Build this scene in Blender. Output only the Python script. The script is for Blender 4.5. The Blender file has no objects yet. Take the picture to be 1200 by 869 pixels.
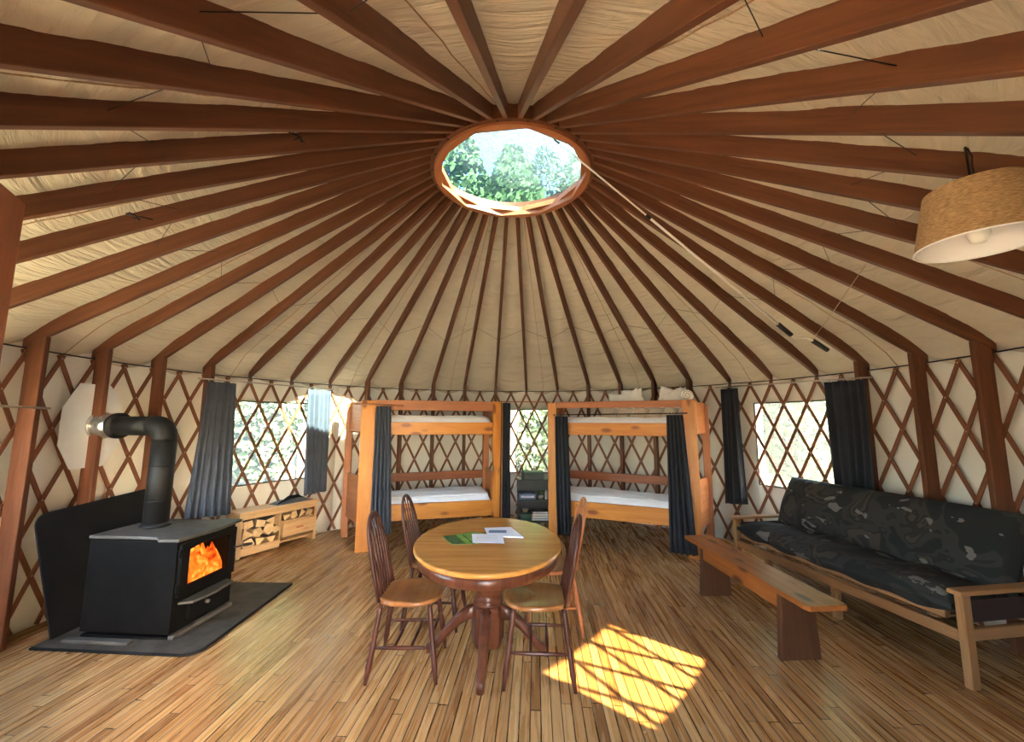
import bpy, math, random
from mathutils import Vector, Matrix, noise
random.seed(7)
PI = math.pi
scene = bpy.context.scene
COL = scene.collection
R = 3.66                      # yurt wall radius
HE, RR, HR = 2.075, .744, 3.797   # rafter underside: height at wall, ring radius, height at ring
SLOPE = (HR-HE)/(R-RR)
PHI0 = math.radians(4.125)
DPHI = 2*PI/42
def V(*a): return Vector(a)
def pol(az, r, z=0.0):        # azimuth measured from the back of the room (+y) towards +x
    return V(r*math.sin(az), r*math.cos(az), z)
def under(r): return HE+(R-r)*SLOPE
D = math.radians

# ------------------------------------------------------------------ materials
def nt(name):
    m = bpy.data.materials.new(name); m.use_nodes = True
    t = m.node_tree; b = t.nodes['Principled BSDF']
    return m, t, b
def N(t, ty, **k):
    n = t.nodes.new(ty)
    for a, v in k.items():
        if a.startswith('i_'): n.inputs[a[2:].replace('_', ' ')].default_value = v
        else: setattr(n, a, v)
    return n
def ramp(t, stops, interp='LINEAR'):
    n = t.nodes.new('ShaderNodeValToRGB'); cr = n.color_ramp; cr.interpolation = interp
    while len(cr.elements) < len(stops): cr.elements.new(.5)
    for e, (p, c) in zip(cr.elements, stops):
        e.position = p; e.color = (c[0], c[1], c[2], 1)
    return n
def plain(name, c, rough=.6, metal=0, bump=0, bscale=40, var=.12, vscale=6):
    m, t, b = nt(name)
    tc = N(t, 'ShaderNodeTexCoord')
    n = N(t, 'ShaderNodeTexNoise', i_Scale=vscale, i_Detail=4)
    t.links.new(tc.outputs['Object'], n.inputs['Vector'])
    r = ramp(t, [(.3, [x*(1-var) for x in c]), (.7, [min(1, x*(1+var)) for x in c])])
    t.links.new(n.outputs['Fac'], r.inputs['Fac']); t.links.new(r.outputs['Color'], b.inputs['Base Color'])
    b.inputs['Roughness'].default_value = rough; b.inputs['Metallic'].default_value = metal
    if bump:
        n2 = N(t, 'ShaderNodeTexNoise', i_Scale=bscale, i_Detail=3)
        t.links.new(tc.outputs['Object'], n2.inputs['Vector'])
        bp = N(t, 'ShaderNodeBump', i_Strength=bump, i_Distance=.01)
        t.links.new(n2.outputs['Fac'], bp.inputs['Height']); t.links.new(bp.outputs['Normal'], b.inputs['Normal'])
    return m
def wood(name, c1, c2, rough=.5, sx=1.6, sy=22, knots=None, spec=.4):
    """grain runs along the first component of the 'gc' attribute"""
    m, t, b = nt(name)
    at = N(t, 'ShaderNodeAttribute', attribute_name='gc')
    mp = N(t, 'ShaderNodeMapping'); mp.inputs['Scale'].default_value = (sx, sy, sy)
    t.links.new(at.outputs['Vector'], mp.inputs['Vector'])
    n = N(t, 'ShaderNodeTexNoise', i_Scale=1.0, i_Detail=6, i_Roughness=.62, i_Distortion=.6)
    t.links.new(mp.outputs['Vector'], n.inputs['Vector'])
    r = ramp(t, [(.28, c1), (.5, [(a+b_)/2 for a, b_ in zip(c1, c2)]), (.72, c2)])
    t.links.new(n.outputs['Fac'], r.inputs['Fac'])
    out = r.outputs['Color']
    if knots:
        mp2 = N(t, 'ShaderNodeMapping'); mp2.inputs['Scale'].default_value = (2.6, 6.5, 6.5)
        t.links.new(at.outputs['Vector'], mp2.inputs['Vector'])
        vo = N(t, 'ShaderNodeTexVoronoi', i_Scale=1.0)
        t.links.new(mp2.outputs['Vector'], vo.inputs['Vector'])
        kr = ramp(t, [(.0, (1, 1, 1)), (.13, (1, 1, 1)), (.24, (0, 0, 0))])
        t.links.new(vo.outputs['Distance'], kr.inputs['Fac'])
        mx = N(t, 'ShaderNodeMix', data_type='RGBA')
        t.links.new(kr.outputs['Color'], mx.inputs['Factor']); t.links.new(out, mx.inputs['A'])
        mx.inputs['B'].default_value = (*knots, 1); out = mx.outputs['Result']
    t.links.new(out, b.inputs['Base Color'])
    b.inputs['Roughness'].default_value = rough; b.inputs['Specular IOR Level'].default_value = spec
    bp = N(t, 'ShaderNodeBump', i_Strength=.12, i_Distance=.004)
    t.links.new(n.outputs['Fac'], bp.inputs['Height']); t.links.new(bp.outputs['Normal'], b.inputs['Normal'])
    return m

M = {}
M['rafter'] = wood('rafter_fir', (.080, .025, .010), (.165, .058, .024), .5)
M['lattice'] = wood('lattice_wood', (.14, .05, .022), (.24, .09, .042), .55)
M['pine'] = wood('orange_pine', (.47, .150, .019), (.66, .27, .046), .38, sy=14, knots=(.24, .07, .015))
M['redwood'] = wood('red_board', (.30, .095, .032), (.46, .17, .065), .45)
M['oak'] = wood('honey_oak', (.36, .145, .030), (.57, .265, .068), .22, sy=26, spec=.55)
M['pedestal'] = wood('cherry_stain', (.045, .014, .008), (.12, .038, .018), .28)
M['seat'] = wood('seat_oak', (.16, .056, .016), (.33, .130, .040), .28)
M['darkwood'] = wood('mahogany_stain', (.030, .010, .007), (.085, .026, .016), .33)
for k_ in ('darkwood', 'pedestal'): M[k_].node_tree.nodes['Principled BSDF'].inputs['Specular IOR Level'].default_value = .25
M['sunlitchair'] = wood('sunlit_chair', (.24, .080, .03), (.46, .18, .07), .4)  # chair wood tinted lighter to stand for sunlight on it
M['bench'] = wood('bench_pine', (.24, .070, .015), (.41, .140, .032), .38, knots=(.09, .025, .01))
M['benchshade'] = wood('bench_leg_shade', (.06, .022, .010), (.12, .048, .020), .5)  # leg wood darkened to stand for backlit shade
M['futonwood'] = wood('futon_beech', (.26, .125, .05), (.38, .20, .085), .45)
M['boxwood'] = wood('box_pine', (.50, .28, .12), (.70, .45, .22), .6, knots=(.30, .13, .05))
M['cabinetwood'] = wood('cabinet_red', (.20, .062, .025), (.30, .10, .042), .45)
M['log'] = wood('split_log', (.52, .31, .13), (.76, .52, .27), .85)
M['bark'] = plain('bark', (.13, .09, .06), .95, bump=.8)
M['white_sheet'] = plain('white_sheet', (.80, .81, .86), .9, bump=.35, bscale=14, var=.03)
M['pillow_beige'] = plain('beige_pillow', (.55, .47, .38), .95, bump=.3, bscale=18, var=.06)
M['pillow_white'] = plain('white_pillow', (.92, .88, .82), .95, bump=.3, bscale=18, var=.04)
M['curtain'] = plain('slate_curtain', (.062, .074, .102), .9, bump=.15, bscale=60, var=.12)
M['curtain_dark'] = plain('charcoal_curtain', (.020, .024, .034), .9, bump=.15, bscale=60, var=.12)
M['iron'] = plain('black_iron', (.0045, .0042, .004), .7, bump=.15, bscale=120, var=.3)
M['iron'].node_tree.nodes['Principled BSDF'].inputs['Specular IOR Level'].default_value = .06
M['iron_top'] = plain('dusty_iron_top', (.062, .055, .046), .6, var=.35, vscale=9)
M['pipe'] = plain('pipe_black', (.005, .005, .0055), .6, var=.25); M['pipe'].node_tree.nodes['Principled BSDF'].inputs['Specular IOR Level'].default_value = .3
M['board'] = plain('cement_board_black', (.0065, .0065, .007), .85, bump=.1, var=.2)
M['board'].node_tree.nodes['Principled BSDF'].inputs['Specular IOR Level'].default_value = .15
M['pad'] = plain('hearth_pad', (.058, .049, .038), .75, bump=.3, bscale=50, var=.45, vscale=7)
M['pad'].node_tree.nodes['Principled BSDF'].inputs['Specular IOR Level'].default_value = .2
M['silver'] = plain('silver_pipe', (.55, .55, .55), .28, 1, var=.25, vscale=30)
M['whitemetal'] = plain('pale_plate', (.72, .75, .78), .5, var=.04)
M['blackmetal'] = plain('black_wire', (.012, .011, .010), .5, .3)
M['chrome'] = plain('rod_metal', (.45, .40, .36), .35, 1)
M['whitepole'] = plain('white_pole', (.80, .76, .70), .35, var=.03)
M['rubber'] = plain('black_grip', (.015, .012, .010), .6)
M['cord'] = plain('pale_cord', (.55, .40, .28), .8)
M['paper'] = plain('paper_white', (.80, .82, .92), .7, var=.03)
M['green'] = None
M['shelfblack'] = plain('black_shelf', (.018, .020, .022), .45)
M['bulb'] = plain('opal_bulb', (.9, .88, .84), .3, var=.02)
M['ashwood'] = plain('ash_bed', (.12, .10, .09), .9)
M['frameblack'] = plain('window_binding', (.02, .018, .016), .6)
for nm, c in (('book_tan', (.50, .38, .18)), ('book_cream', (.62, .54, .34)), ('tin_green', (.03, .10, .07)), ('game_blue', (.10, .17, .30)), ('bowl_pale', (.55, .42, .30)),
              ('jar_pale', (.52, .52, .44)), ('box_dark', (.03, .045, .04)), ('leaf', (.12, .20, .05)), ('bottle', (.02, .06, .04)), ('book_grey', (.35, .35, .38))):
    M[nm] = plain(nm, c, .5)

def cloth(name, c, wr=1.0, dark=.12):
    m, t, b = nt(name)
    tc = N(t, 'ShaderNodeTexCoord')
    n = N(t, 'ShaderNodeTexNoise', i_Scale=1.3, i_Detail=5)
    t.links.new(tc.outputs['Object'], n.inputs['Vector'])
    r = ramp(t, [(.25, [x*(1-dark) for x in c]), (.75, c)])
    t.links.new(n.outputs['Fac'], r.inputs['Fac']); t.links.new(r.outputs['Color'], b.inputs['Base Color'])
    b.inputs['Roughness'].default_value = .9; b.inputs['Specular IOR Level'].default_value = .1
    return m, t, b
# wall canvas
m, t, b = cloth('wall_canvas', (.80, .77, .70), dark=.08)
M['wall'] = m
# ceiling liner: wrinkles run around the room, so the noise is stretched along the azimuth
m, t, b = cloth('ceiling_liner', (.66, .59, .47), dark=.14)
at = N(t, 'ShaderNodeAttribute', attribute_name='gc')
mp = N(t, 'ShaderNodeMapping'); mp.inputs['Scale'].default_value = (2.2, 13, 1)
t.links.new(at.outputs['Vector'], mp.inputs['Vector'])
n2 = N(t, 'ShaderNodeTexNoise', i_Scale=1, i_Detail=4, i_Distortion=1.1)
t.links.new(mp.outputs['Vector'], n2.inputs['Vector'])
bp = N(t, 'ShaderNodeBump', i_Strength=.8, i_Distance=.05)
t.links.new(n2.outputs['Fac'], bp.inputs['Height']); t.links.new(bp.outputs['Normal'], b.inputs['Normal'])
M['ceiling'] = m
# burlap shade
m, t, b = nt('burlap')
tc = N(t, 'ShaderNodeTexCoord'); mp = N(t, 'ShaderNodeMapping'); mp.inputs['Scale'].default_value = (60, 60, 260)
t.links.new(tc.outputs['Object'], mp.inputs['Vector'])
n = N(t, 'ShaderNodeTexNoise', i_Scale=1, i_Detail=3); t.links.new(mp.outputs['Vector'], n.inputs['Vector'])
r = ramp(t, [(.3, (.26, .145, .065)), (.7, (.52, .32, .16))])
t.links.new(n.outputs['Fac'], r.inputs['Fac']); t.links.new(r.outputs['Color'], b.inputs['Base Color']); b.inputs['Roughness'].default_value = .9
bp = N(t, 'ShaderNodeBump', i_Strength=.3, i_Distance=.003); t.links.new(n.outputs['Fac'], bp.inputs['Height']); t.links.new(bp.outputs['Normal'], b.inputs['Normal'])
M['burlap'] = m
M['lining'] = plain('white_lining', (.82, .80, .82), .8, var=.03)
# plank floor
m, t, b = nt('plank_floor')
tc = N(t, 'ShaderNodeTexCoord'); mp = N(t, 'ShaderNodeMapping'); mp.inputs['Rotation'].default_value = (0, 0, D(3.4))
t.links.new(tc.outputs['Object'], mp.inputs['Vector'])
sp = N(t, 'ShaderNodeSeparateXYZ'); t.links.new(mp.outputs['Vector'], sp.inputs[0])
def MA(op, a, bb=None):
    n = N(t, 'ShaderNodeMath', operation=op)
    for i, v in enumerate((a, bb)):
        if v is None: continue
        if isinstance(v, (int, float)): n.inputs[i].default_value = v
        else: t.links.new(v, n.inputs[i])
    return n.outputs[0]
W_ = .057
xs = MA('DIVIDE', sp.outputs['X'], W_); row = MA('FLOOR', xs); fx = MA('FRACT', xs)
wn = N(t, 'ShaderNodeTexWhiteNoise', noise_dimensions='1D'); t.links.new(row, wn.inputs['W'])
ys = MA('ADD', MA('DIVIDE', sp.outputs['Y'], 1.35), MA('MULTIPLY', wn.outputs['Value'], 7.3))
brd = MA('FLOOR', ys); fy = MA('FRACT', ys)
cb = N(t, 'ShaderNodeCombineXYZ'); t.links.new(row, cb.inputs[0]); t.links.new(brd, cb.inputs[1])
wn2 = N(t, 'ShaderNodeTexWhiteNoise', noise_dimensions='2D'); t.links.new(cb.outputs[0], wn2.inputs['Vector'])
mp2 = N(t, 'ShaderNodeCombineXYZ')
t.links.new(MA('MULTIPLY', sp.outputs['X'], 45), mp2.inputs[0]); t.links.new(MA('MULTIPLY', sp.outputs['Y'], 2.4), mp2.inputs[1])
t.links.new(MA('MULTIPLY', wn2.outputs['Value'], 31), mp2.inputs[2])
gn = N(t, 'ShaderNodeTexNoise', i_Scale=1, i_Detail=5, i_Distortion=.5); t.links.new(mp2.outputs[0], gn.inputs['Vector'])
big = N(t, 'ShaderNodeTexNoise', i_Scale=.8, i_Detail=2); t.links.new(mp.outputs['Vector'], big.inputs['Vector'])
tone = MA('ADD', MA('MULTIPLY', wn2.outputs['Value'], .45), MA('MULTIPLY', gn.outputs['Fac'], .55))
r = ramp(t, [(.10, (.15, .055, .018)), (.34, (.335, .160, .055)), (.62, (.47, .255, .095)), (.9, (.60, .365, .155))])
t.links.new(tone, r.inputs['Fac'])
gx = MA('LESS_THAN', fx, .10); gy = MA('LESS_THAN', fy, .004); gr = MA('MAXIMUM', gx, gy)
mx = N(t, 'ShaderNodeMix', data_type='RGBA'); t.links.new(gr, mx.inputs['Factor']); t.links.new(r.outputs['Color'], mx.inputs['A']); mx.inputs['B'].default_value = (.045, .018, .007, 1)
t.links.new(mx.outputs['Result'], b.inputs['Base Color'])
rr_ = ramp(t, [(.3, (.20,)*3), (.7, (.36,)*3)]); t.links.new(gn.outputs['Fac'], rr_.inputs['Fac']); t.links.new(rr_.outputs['Color'], b.inputs['Roughness'])
bp = N(t, 'ShaderNodeBump', i_Strength=.25, i_Distance=.003, invert=True); t.links.new(gr, bp.inputs['Height']); t.links.new(bp.outputs['Normal'], b.inputs['Normal'])
M['floor'] = m
# camouflage upholstery
m, t, b = nt('camouflage')
tc = N(t, 'ShaderNodeTexCoord'); mp = N(t, 'ShaderNodeMapping'); mp.inputs['Scale'].default_value = (3.6, 3.0, 4.0)
t.links.new(tc.outputs['Object'], mp.inputs['Vector'])
n1 = N(t, 'ShaderNodeTexNoise', i_Scale=1.0, i_Detail=2, i_Distortion=.7); t.links.new(mp.outputs['Vector'], n1.inputs['Vector'])
r1 = ramp(t, [(0, (.006, .007, .008)), (.44, (.020, .020, .019)), (.53, (.010, .009, .009)), (.58, (.040, .031, .025)), (.64, (.013, .013, .013))], 'CONSTANT')
t.links.new(n1.outputs['Fac'], r1.inputs['Fac'])
mp3 = N(t, 'ShaderNodeMapping'); mp3.inputs['Scale'].default_value = (5.0, 5.0, 9.0); mp3.inputs['Location'].default_value = (3, 7, 1)
t.links.new(tc.outputs['Object'], mp3.inputs['Vector'])
n3 = N(t, 'ShaderNodeTexNoise', i_Scale=1.0, i_Detail=3, i_Distortion=.5); t.links.new(mp3.outputs['Vector'], n3.inputs['Vector'])
r3 = ramp(t, [(0, (0, 0, 0)), (.63, (1, 1, 1))], 'CONSTANT'); t.links.new(n3.outputs['Fac'], r3.inputs['Fac'])
mx = N(t, 'ShaderNodeMix', data_type='RGBA'); t.links.new(r3.outputs['Color'], mx.inputs['Factor']); t.links.new(r1.outputs['Color'], mx.inputs['A']); mx.inputs['B'].default_value = (.13, .12, .115, 1)
t.links.new(mx.outputs['Result'], b.inputs['Base Color']); b.inputs['Roughness'].default_value = .85
M['camo'] = m
# clear vinyl, dome, stove glass
def clear(name, tint, gloss=.06, haze=0.0, hazec=(.8, .8, .8), speck=0):
    m = bpy.data.materials.new(name); m.use_nodes = True; t = m.node_tree; t.nodes.clear()
    o = N(t, 'ShaderNodeOutputMaterial'); tr = N(t, 'ShaderNodeBsdfTransparent'); tr.inputs[0].default_value = (*tint, 1)
    gl = N(t, 'ShaderNodeBsdfGlossy'); gl.inputs['Roughness'].default_value = .08
    mx = N(t, 'ShaderNodeMixShader'); mx.inputs[0].default_value = gloss
    t.links.new(tr.outputs[0], mx.inputs[1]); t.links.new(gl.outputs[0], mx.inputs[2]); last = mx.outputs[0]
    if haze:
        tl = N(t, 'ShaderNodeBsdfTranslucent'); tl.inputs[0].default_value = (*hazec, 1)
        m2 = N(t, 'ShaderNodeMixShader'); m2.inputs[0].default_value = haze
        if speck:
            tc = N(t, 'ShaderNodeTexCoord'); nn = N(t, 'ShaderNodeTexNoise', i_Scale=speck, i_Detail=5, i_Roughness=.7)
            t.links.new(tc.outputs['Object'], nn.inputs['Vector'])
            rp = ramp(t, [(.38, (haze*.25,)*3), (.66, (haze*1.6,)*3)]); t.links.new(nn.outputs['Fac'], rp.inputs['Fac']); t.links.new(rp.outputs['Color'], m2.inputs[0])
        t.links.new(last, m2.inputs[1]); t.links.new(tl.outputs[0], m2.inputs[2]); last = m2.outputs[0]
    t.links.new(last, o.inputs[0])
    return m
M['vinyl'] = clear('clear_vinyl', (.20, .22, .215), .03, .05, (.42, .45, .44))
M['open_vinyl'] = clear('open_vinyl', (.85, .87, .87), .03, .02)
M['sun_dimming_vinyl'] = clear('sun_dimming_vinyl', (.046, .039, .028), .03, .003)  # heavy warm tint added to dim the sun patch on the floor
m = bpy.data.materials.new('acrylic_dome'); m.use_nodes = True; t = m.node_tree; t.nodes.clear()
o = N(t, 'ShaderNodeOutputMaterial'); tr = N(t, 'ShaderNodeBsdfTransparent'); tr.inputs[0].default_value = (.105, .145, .16, 1)
rf = N(t, 'ShaderNodeBsdfRefraction'); rf.inputs['IOR'].default_value = 1.0; rf.inputs['Roughness'].default_value = .34; rf.inputs['Color'].default_value = (.015, .031, .037, 1)
tl = N(t, 'ShaderNodeBsdfTranslucent'); tc = N(t, 'ShaderNodeTexCoord'); nn = N(t, 'ShaderNodeTexNoise', i_Scale=42, i_Detail=5, i_Roughness=.75)
t.links.new(tc.outputs['Object'], nn.inputs['Vector'])
rp = ramp(t, [(.36, (.0004, .0008, .0010)), (.68, (.0040, .0066, .0074))]); t.links.new(nn.outputs['Fac'], rp.inputs['Fac']); t.links.new(rp.outputs['Color'], tl.inputs['Color'])
m1 = N(t, 'ShaderNodeMixShader'); m1.inputs[0].default_value = .72; t.links.new(tr.outputs[0], m1.inputs[1]); t.links.new(rf.outputs[0], m1.inputs[2])
ad = N(t, 'ShaderNodeAddShader'); t.links.new(m1.outputs[0], ad.inputs[0]); t.links.new(tl.outputs[0], ad.inputs[1]); t.links.new(ad.outputs[0], o.inputs[0])
M['dome'] = m
M['stoveglass'] = clear('stove_glass', (.85, .8, .75), .04)
# fire
m = bpy.data.materials.new('fire'); m.use_nodes = True; t = m.node_tree; t.nodes.clear()
o = N(t, 'ShaderNodeOutputMaterial'); e = N(t, 'ShaderNodeEmission'); tc = N(t, 'ShaderNodeTexCoord')
n = N(t, 'ShaderNodeTexNoise', i_Scale=9, i_Detail=3, i_Distortion=1.5); t.links.new(tc.outputs['Object'], n.inputs['Vector'])
r = ramp(t, [(.3, (.20, .015, .001)), (.52, (.75, .10, .008)), (.72, (1, .34, .06))]); t.links.new(n.outputs['Fac'], r.inputs['Fac'])
t.links.new(r.outputs['Color'], e.inputs['Color']); e.inputs['Strength'].default_value = .55; t.links.new(e.outputs[0], o.inputs[0])
M['fire'] = m
M['maroon'] = plain('dark_maroon', (.030, .014, .016), .8)
# green brochure
m, t, b = nt('brochure_green'); tc = N(t, 'ShaderNodeTexCoord')
n = N(t, 'ShaderNodeTexNoise', i_Scale=9, i_Detail=3); t.links.new(tc.outputs['Object'], n.inputs['Vector'])
r = ramp(t, [(.35, (.07, .22, .03)), (.6, (.17, .38, .05)), (.72, (.40, .55, .25))]); t.links.new(n.outputs['Fac'], r.inputs['Fac']); t.links.new(r.outputs['Color'], b.inputs['Base Color'])
b.inputs['Roughness'].default_value = .4; M['green'] = m
M['brochure_dark'] = plain('brochure_dark', (.03, .12, .04), .4, var=.6, vscale=40)
M['foliage'] = plain('foliage', (.045, .085, .026), .7, var=.5, vscale=1.5)
M['trunk'] = plain('trunk_bark', (.10, .085, .075), .9, bump=.5, bscale=20, var=.35, vscale=4)
M['ground'] = plain('forest_floor', (.12, .11, .075), .95, var=.4, vscale=.8)
M['porch'] = plain('porch_boards', (.35, .25, .16), .8)

# ------------------------------------------------------------------ mesh builder
class MB:
    def __init__(s): s.v, s.f, s.sm, s.g = [], [], [], []
    def add(s, vs, fs, smooth=False, gc=None):
        o = len(s.v); off = V(random.uniform(0, 60), random.uniform(0, 9), random.uniform(0, 9))
        s.v += [Vector(p) for p in vs]
        s.g += [Vector(q)+off for q in (gc if gc is not None else vs)]
        s.f += [[i+o for i in f] for f in fs]; s.sm += [smooth]*len(fs)
        return s
    def box(s, c, d, ax=None):
        c = Vector(c); ax = ax or (V(1, 0, 0), V(0, 1, 0), V(0, 0, 1))
        order = sorted(range(3), key=lambda i: -d[i])
        vs, gc = [], []
        for sx in (-.5, .5):
            for sy in (-.5, .5):
                for sz in (-.5, .5):
                    l = (sx*d[0], sy*d[1], sz*d[2])
                    vs.append(c+ax[0]*l[0]+ax[1]*l[1]+ax[2]*l[2]); gc.append((l[order[0]], l[order[1]], l[order[2]]))
        return s.add(vs, [(0, 1, 3, 2), (4, 6, 7, 5), (0, 4, 5, 1), (2, 3, 7, 6), (0, 2, 6, 4), (1, 5, 7, 3)], False, gc)
    def beam(s, a, b_, w, h, upv=V(0, 0, 1)):
        """box from a to b_, w sideways, h along upv (made perpendicular)"""
        a, b_ = Vector(a), Vector(b_); x = (b_-a); L = x.length; x = x/L
        side = upv.cross(x)
        if side.length < 1e-4: side = V(1, 0, 0)
        side.normalize(); u = x.cross(side).normalized()
        return s.box((a+b_)/2, (L, w, h), (x, side, u))
    def prism(s, poly, d, smooth=False):
        """extrude a 3-D polygon by vector d"""
        p = [Vector(q) for q in poly]; n = len(p); d = Vector(d)
        # grain along the longest edge
        e = max(((p[(i+1) % n]-p[i]) for i in range(n)), key=lambda q: q.length)
        if d.length > e.length: e = d
        e = e.normalized(); o1 = e.orthogonal().normalized(); o2 = e.cross(o1)
        vs = p+[q+d for q in p]
        gc = [(q.dot(e), q.dot(o1), q.dot(o2)) for q in vs]
        fs = [list(range(n))[::-1], list(range(n, 2*n))]+[(i, (i+1) % n, n+(i+1) % n, n+i) for i in range(n)]
        return s.add(vs, fs, smooth, gc)
    def tube(s, path, r, n=10, caps=True, flat=1.0):
        p = [Vector(q) for q in path]; m_ = len(p)
        rs = r if isinstance(r, (list, tuple)) else [r]*m_
        vs, fs, gc = [], [], []; t0 = (p[1]-p[0]).normalized(); u = t0.orthogonal().normalized(); L = 0
        for i in range(m_):
            tt = (p[min(i+1, m_-1)]-p[max(i-1, 0)]).normalized()
            u = (u-tt*u.dot(tt)); u = u.normalized() if u.length > 1e-6 else tt.orthogonal().normalized()
            w = tt.cross(u)
            if i: L += (p[i]-p[i-1]).length
            for k in range(n):
                a = 2*PI*k/n; q = u*math.cos(a)*rs[i]+w*math.sin(a)*rs[i]*flat
                vs.append(p[i]+q); gc.append((L, math.cos(a)*rs[i], math.sin(a)*rs[i]))
        for i in range(m_-1):
            for k in range(n):
                k2 = (k+1) % n; fs.append((i*n+k, i*n+k2, (i+1)*n+k2, (i+1)*n+k))
        if caps: fs += [list(range(n))[::-1], [(m_-1)*n+k for k in range(n)]]
        return s.add(vs, fs, True, gc)
    def lathe(s, prof, c=(0, 0, 0), ax=None, n=24, sxy=(1, 1)):
        c = Vector(c); X, Y, Z = ax or (V(1, 0, 0), V(0, 1, 0), V(0, 0, 1))
        vs, fs, gc = [], [], []
        for r_, z in prof:
            for k in range(n):
                a = 2*PI*k/n; x, y = r_*math.cos(a)*sxy[0], r_*math.sin(a)*sxy[1]
                vs.append(c+X*x+Y*y+Z*z); gc.append((z, x, y))
        for i in range(len(prof)-1):
            for k in range(n):
                k2 = (k+1) % n; fs.append((i*n+k, i*n+k2, (i+1)*n+k2, (i+1)*n+k))
        fs += [list(range(n))[::-1], [(len(prof)-1)*n+k for k in range(n)]]
        return s.add(vs, fs, True, gc)
    def grid(s, P, nu, nv, smooth=True, G=None):
        vs = [P(i/nu, j/nv) for j in range(nv+1) for i in range(nu+1)]
        gc = [G(i/nu, j/nv) for j in range(nv+1) for i in range(nu+1)] if G else None
        fs = [(j*(nu+1)+i, j*(nu+1)+i+1, (j+1)*(nu+1)+i+1, (j+1)*(nu+1)+i) for j in range(nv) for i in range(nu)]
        return s.add(vs, fs, smooth, gc)
    def build(s, name, mat, parent=None, bevel=0, solid=0, sub=0, kind=None, label=None, seg=2):
        me = bpy.data.meshes.new(name); me.from_pydata([tuple(q) for q in s.v], [], s.f)
        me.polygons.foreach_set('use_smooth', s.sm)
        a = me.attributes.new('gc', 'FLOAT_VECTOR', 'POINT')
        a.data.foreach_set('vector', [x for q in s.g for x in q])
        me.materials.append(M[mat] if isinstance(mat, str) else mat); me.update()
        o = bpy.data.objects.new(name, me); COL.objects.link(o)
        if parent: o.parent = parent
        if solid:
            k = o.modifiers.new('s', 'SOLIDIFY'); k.thickness = solid; k.offset = 0
        if sub:
            k = o.modifiers.new('u', 'SUBSURF'); k.levels = k.render_levels = sub
        if bevel:
            k = o.modifiers.new('b', 'BEVEL'); k.width = bevel; k.segments = seg; k.limit_method = 'ANGLE'; k.angle_limit = D(35)
        if kind: o['kind'] = kind
        if label: o['label'] = label
        return o
def tag(o, label, cat, group=None):
    o['label'] = label; o['category'] = cat
    if group: o['group'] = group
    return o
def thing(name, label, cat, loc=(0, 0, 0), rz=0, group=None):
    o = bpy.data.objects.new(name, None); o.empty_display_size = .1; COL.objects.link(o)
    o.location = loc; o.rotation_euler = (0, 0, rz)
    return tag(o, label, cat, group)
def dup(root, loc, rz, label, group=None):
    r_ = root.copy(); COL.objects.link(r_); r_.location = loc; r_.rotation_euler = (0, 0, rz); r_['label'] = label
    if group: r_['group'] = group
    for ch in list(root.children):
        c = ch.copy(); COL.objects.link(c); c.parent = r_
        for g in ch.children:
            d = g.copy(); COL.objects.link(d); d.parent = c
    return r_
def struct(o): o['kind'] = 'structure'; return o
ORD = ['', 'first', 'second', 'third', 'fourth', 'fifth', 'sixth', 'seventh', 'eighth', 'ninth', 'tenth', 'eleventh', 'twelfth', 'thirteenth', 'fourteenth', 'fifteenth',
       'sixteenth', 'seventeenth', 'eighteenth', 'nineteenth', 'twentieth', 'twenty-first']

# ------------------------------------------------------------------ camera
F_, PITCH, ROLL, YAW = 478.4, .123, .004, .001
right = V(math.cos(YAW), -math.sin(YAW), 0); f0 = V(math.sin(YAW), math.cos(YAW), 0); Zv = V(0, 0, 1)
fw = f0*math.cos(PITCH)+Zv*math.sin(PITCH); up = Zv*math.cos(PITCH)-f0*math.sin(PITCH)
r2 = right*math.cos(ROLL)+up*math.sin(ROLL); u2 = up*math.cos(ROLL)-right*math.sin(ROLL)
cd = bpy.data.cameras.new('camera'); cam = bpy.data.objects.new('camera', cd); COL.objects.link(cam)
cd.sensor_fit = 'HORIZONTAL'; cd.sensor_width = 36; cd.lens = F_/1200*36; cd.clip_start = .02
mw = Matrix((r2, u2, -fw)).transposed().to_4x4(); mw.translation = V(0, -3.518, 1.564); cam.matrix_world = mw
scene.camera = cam

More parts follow.
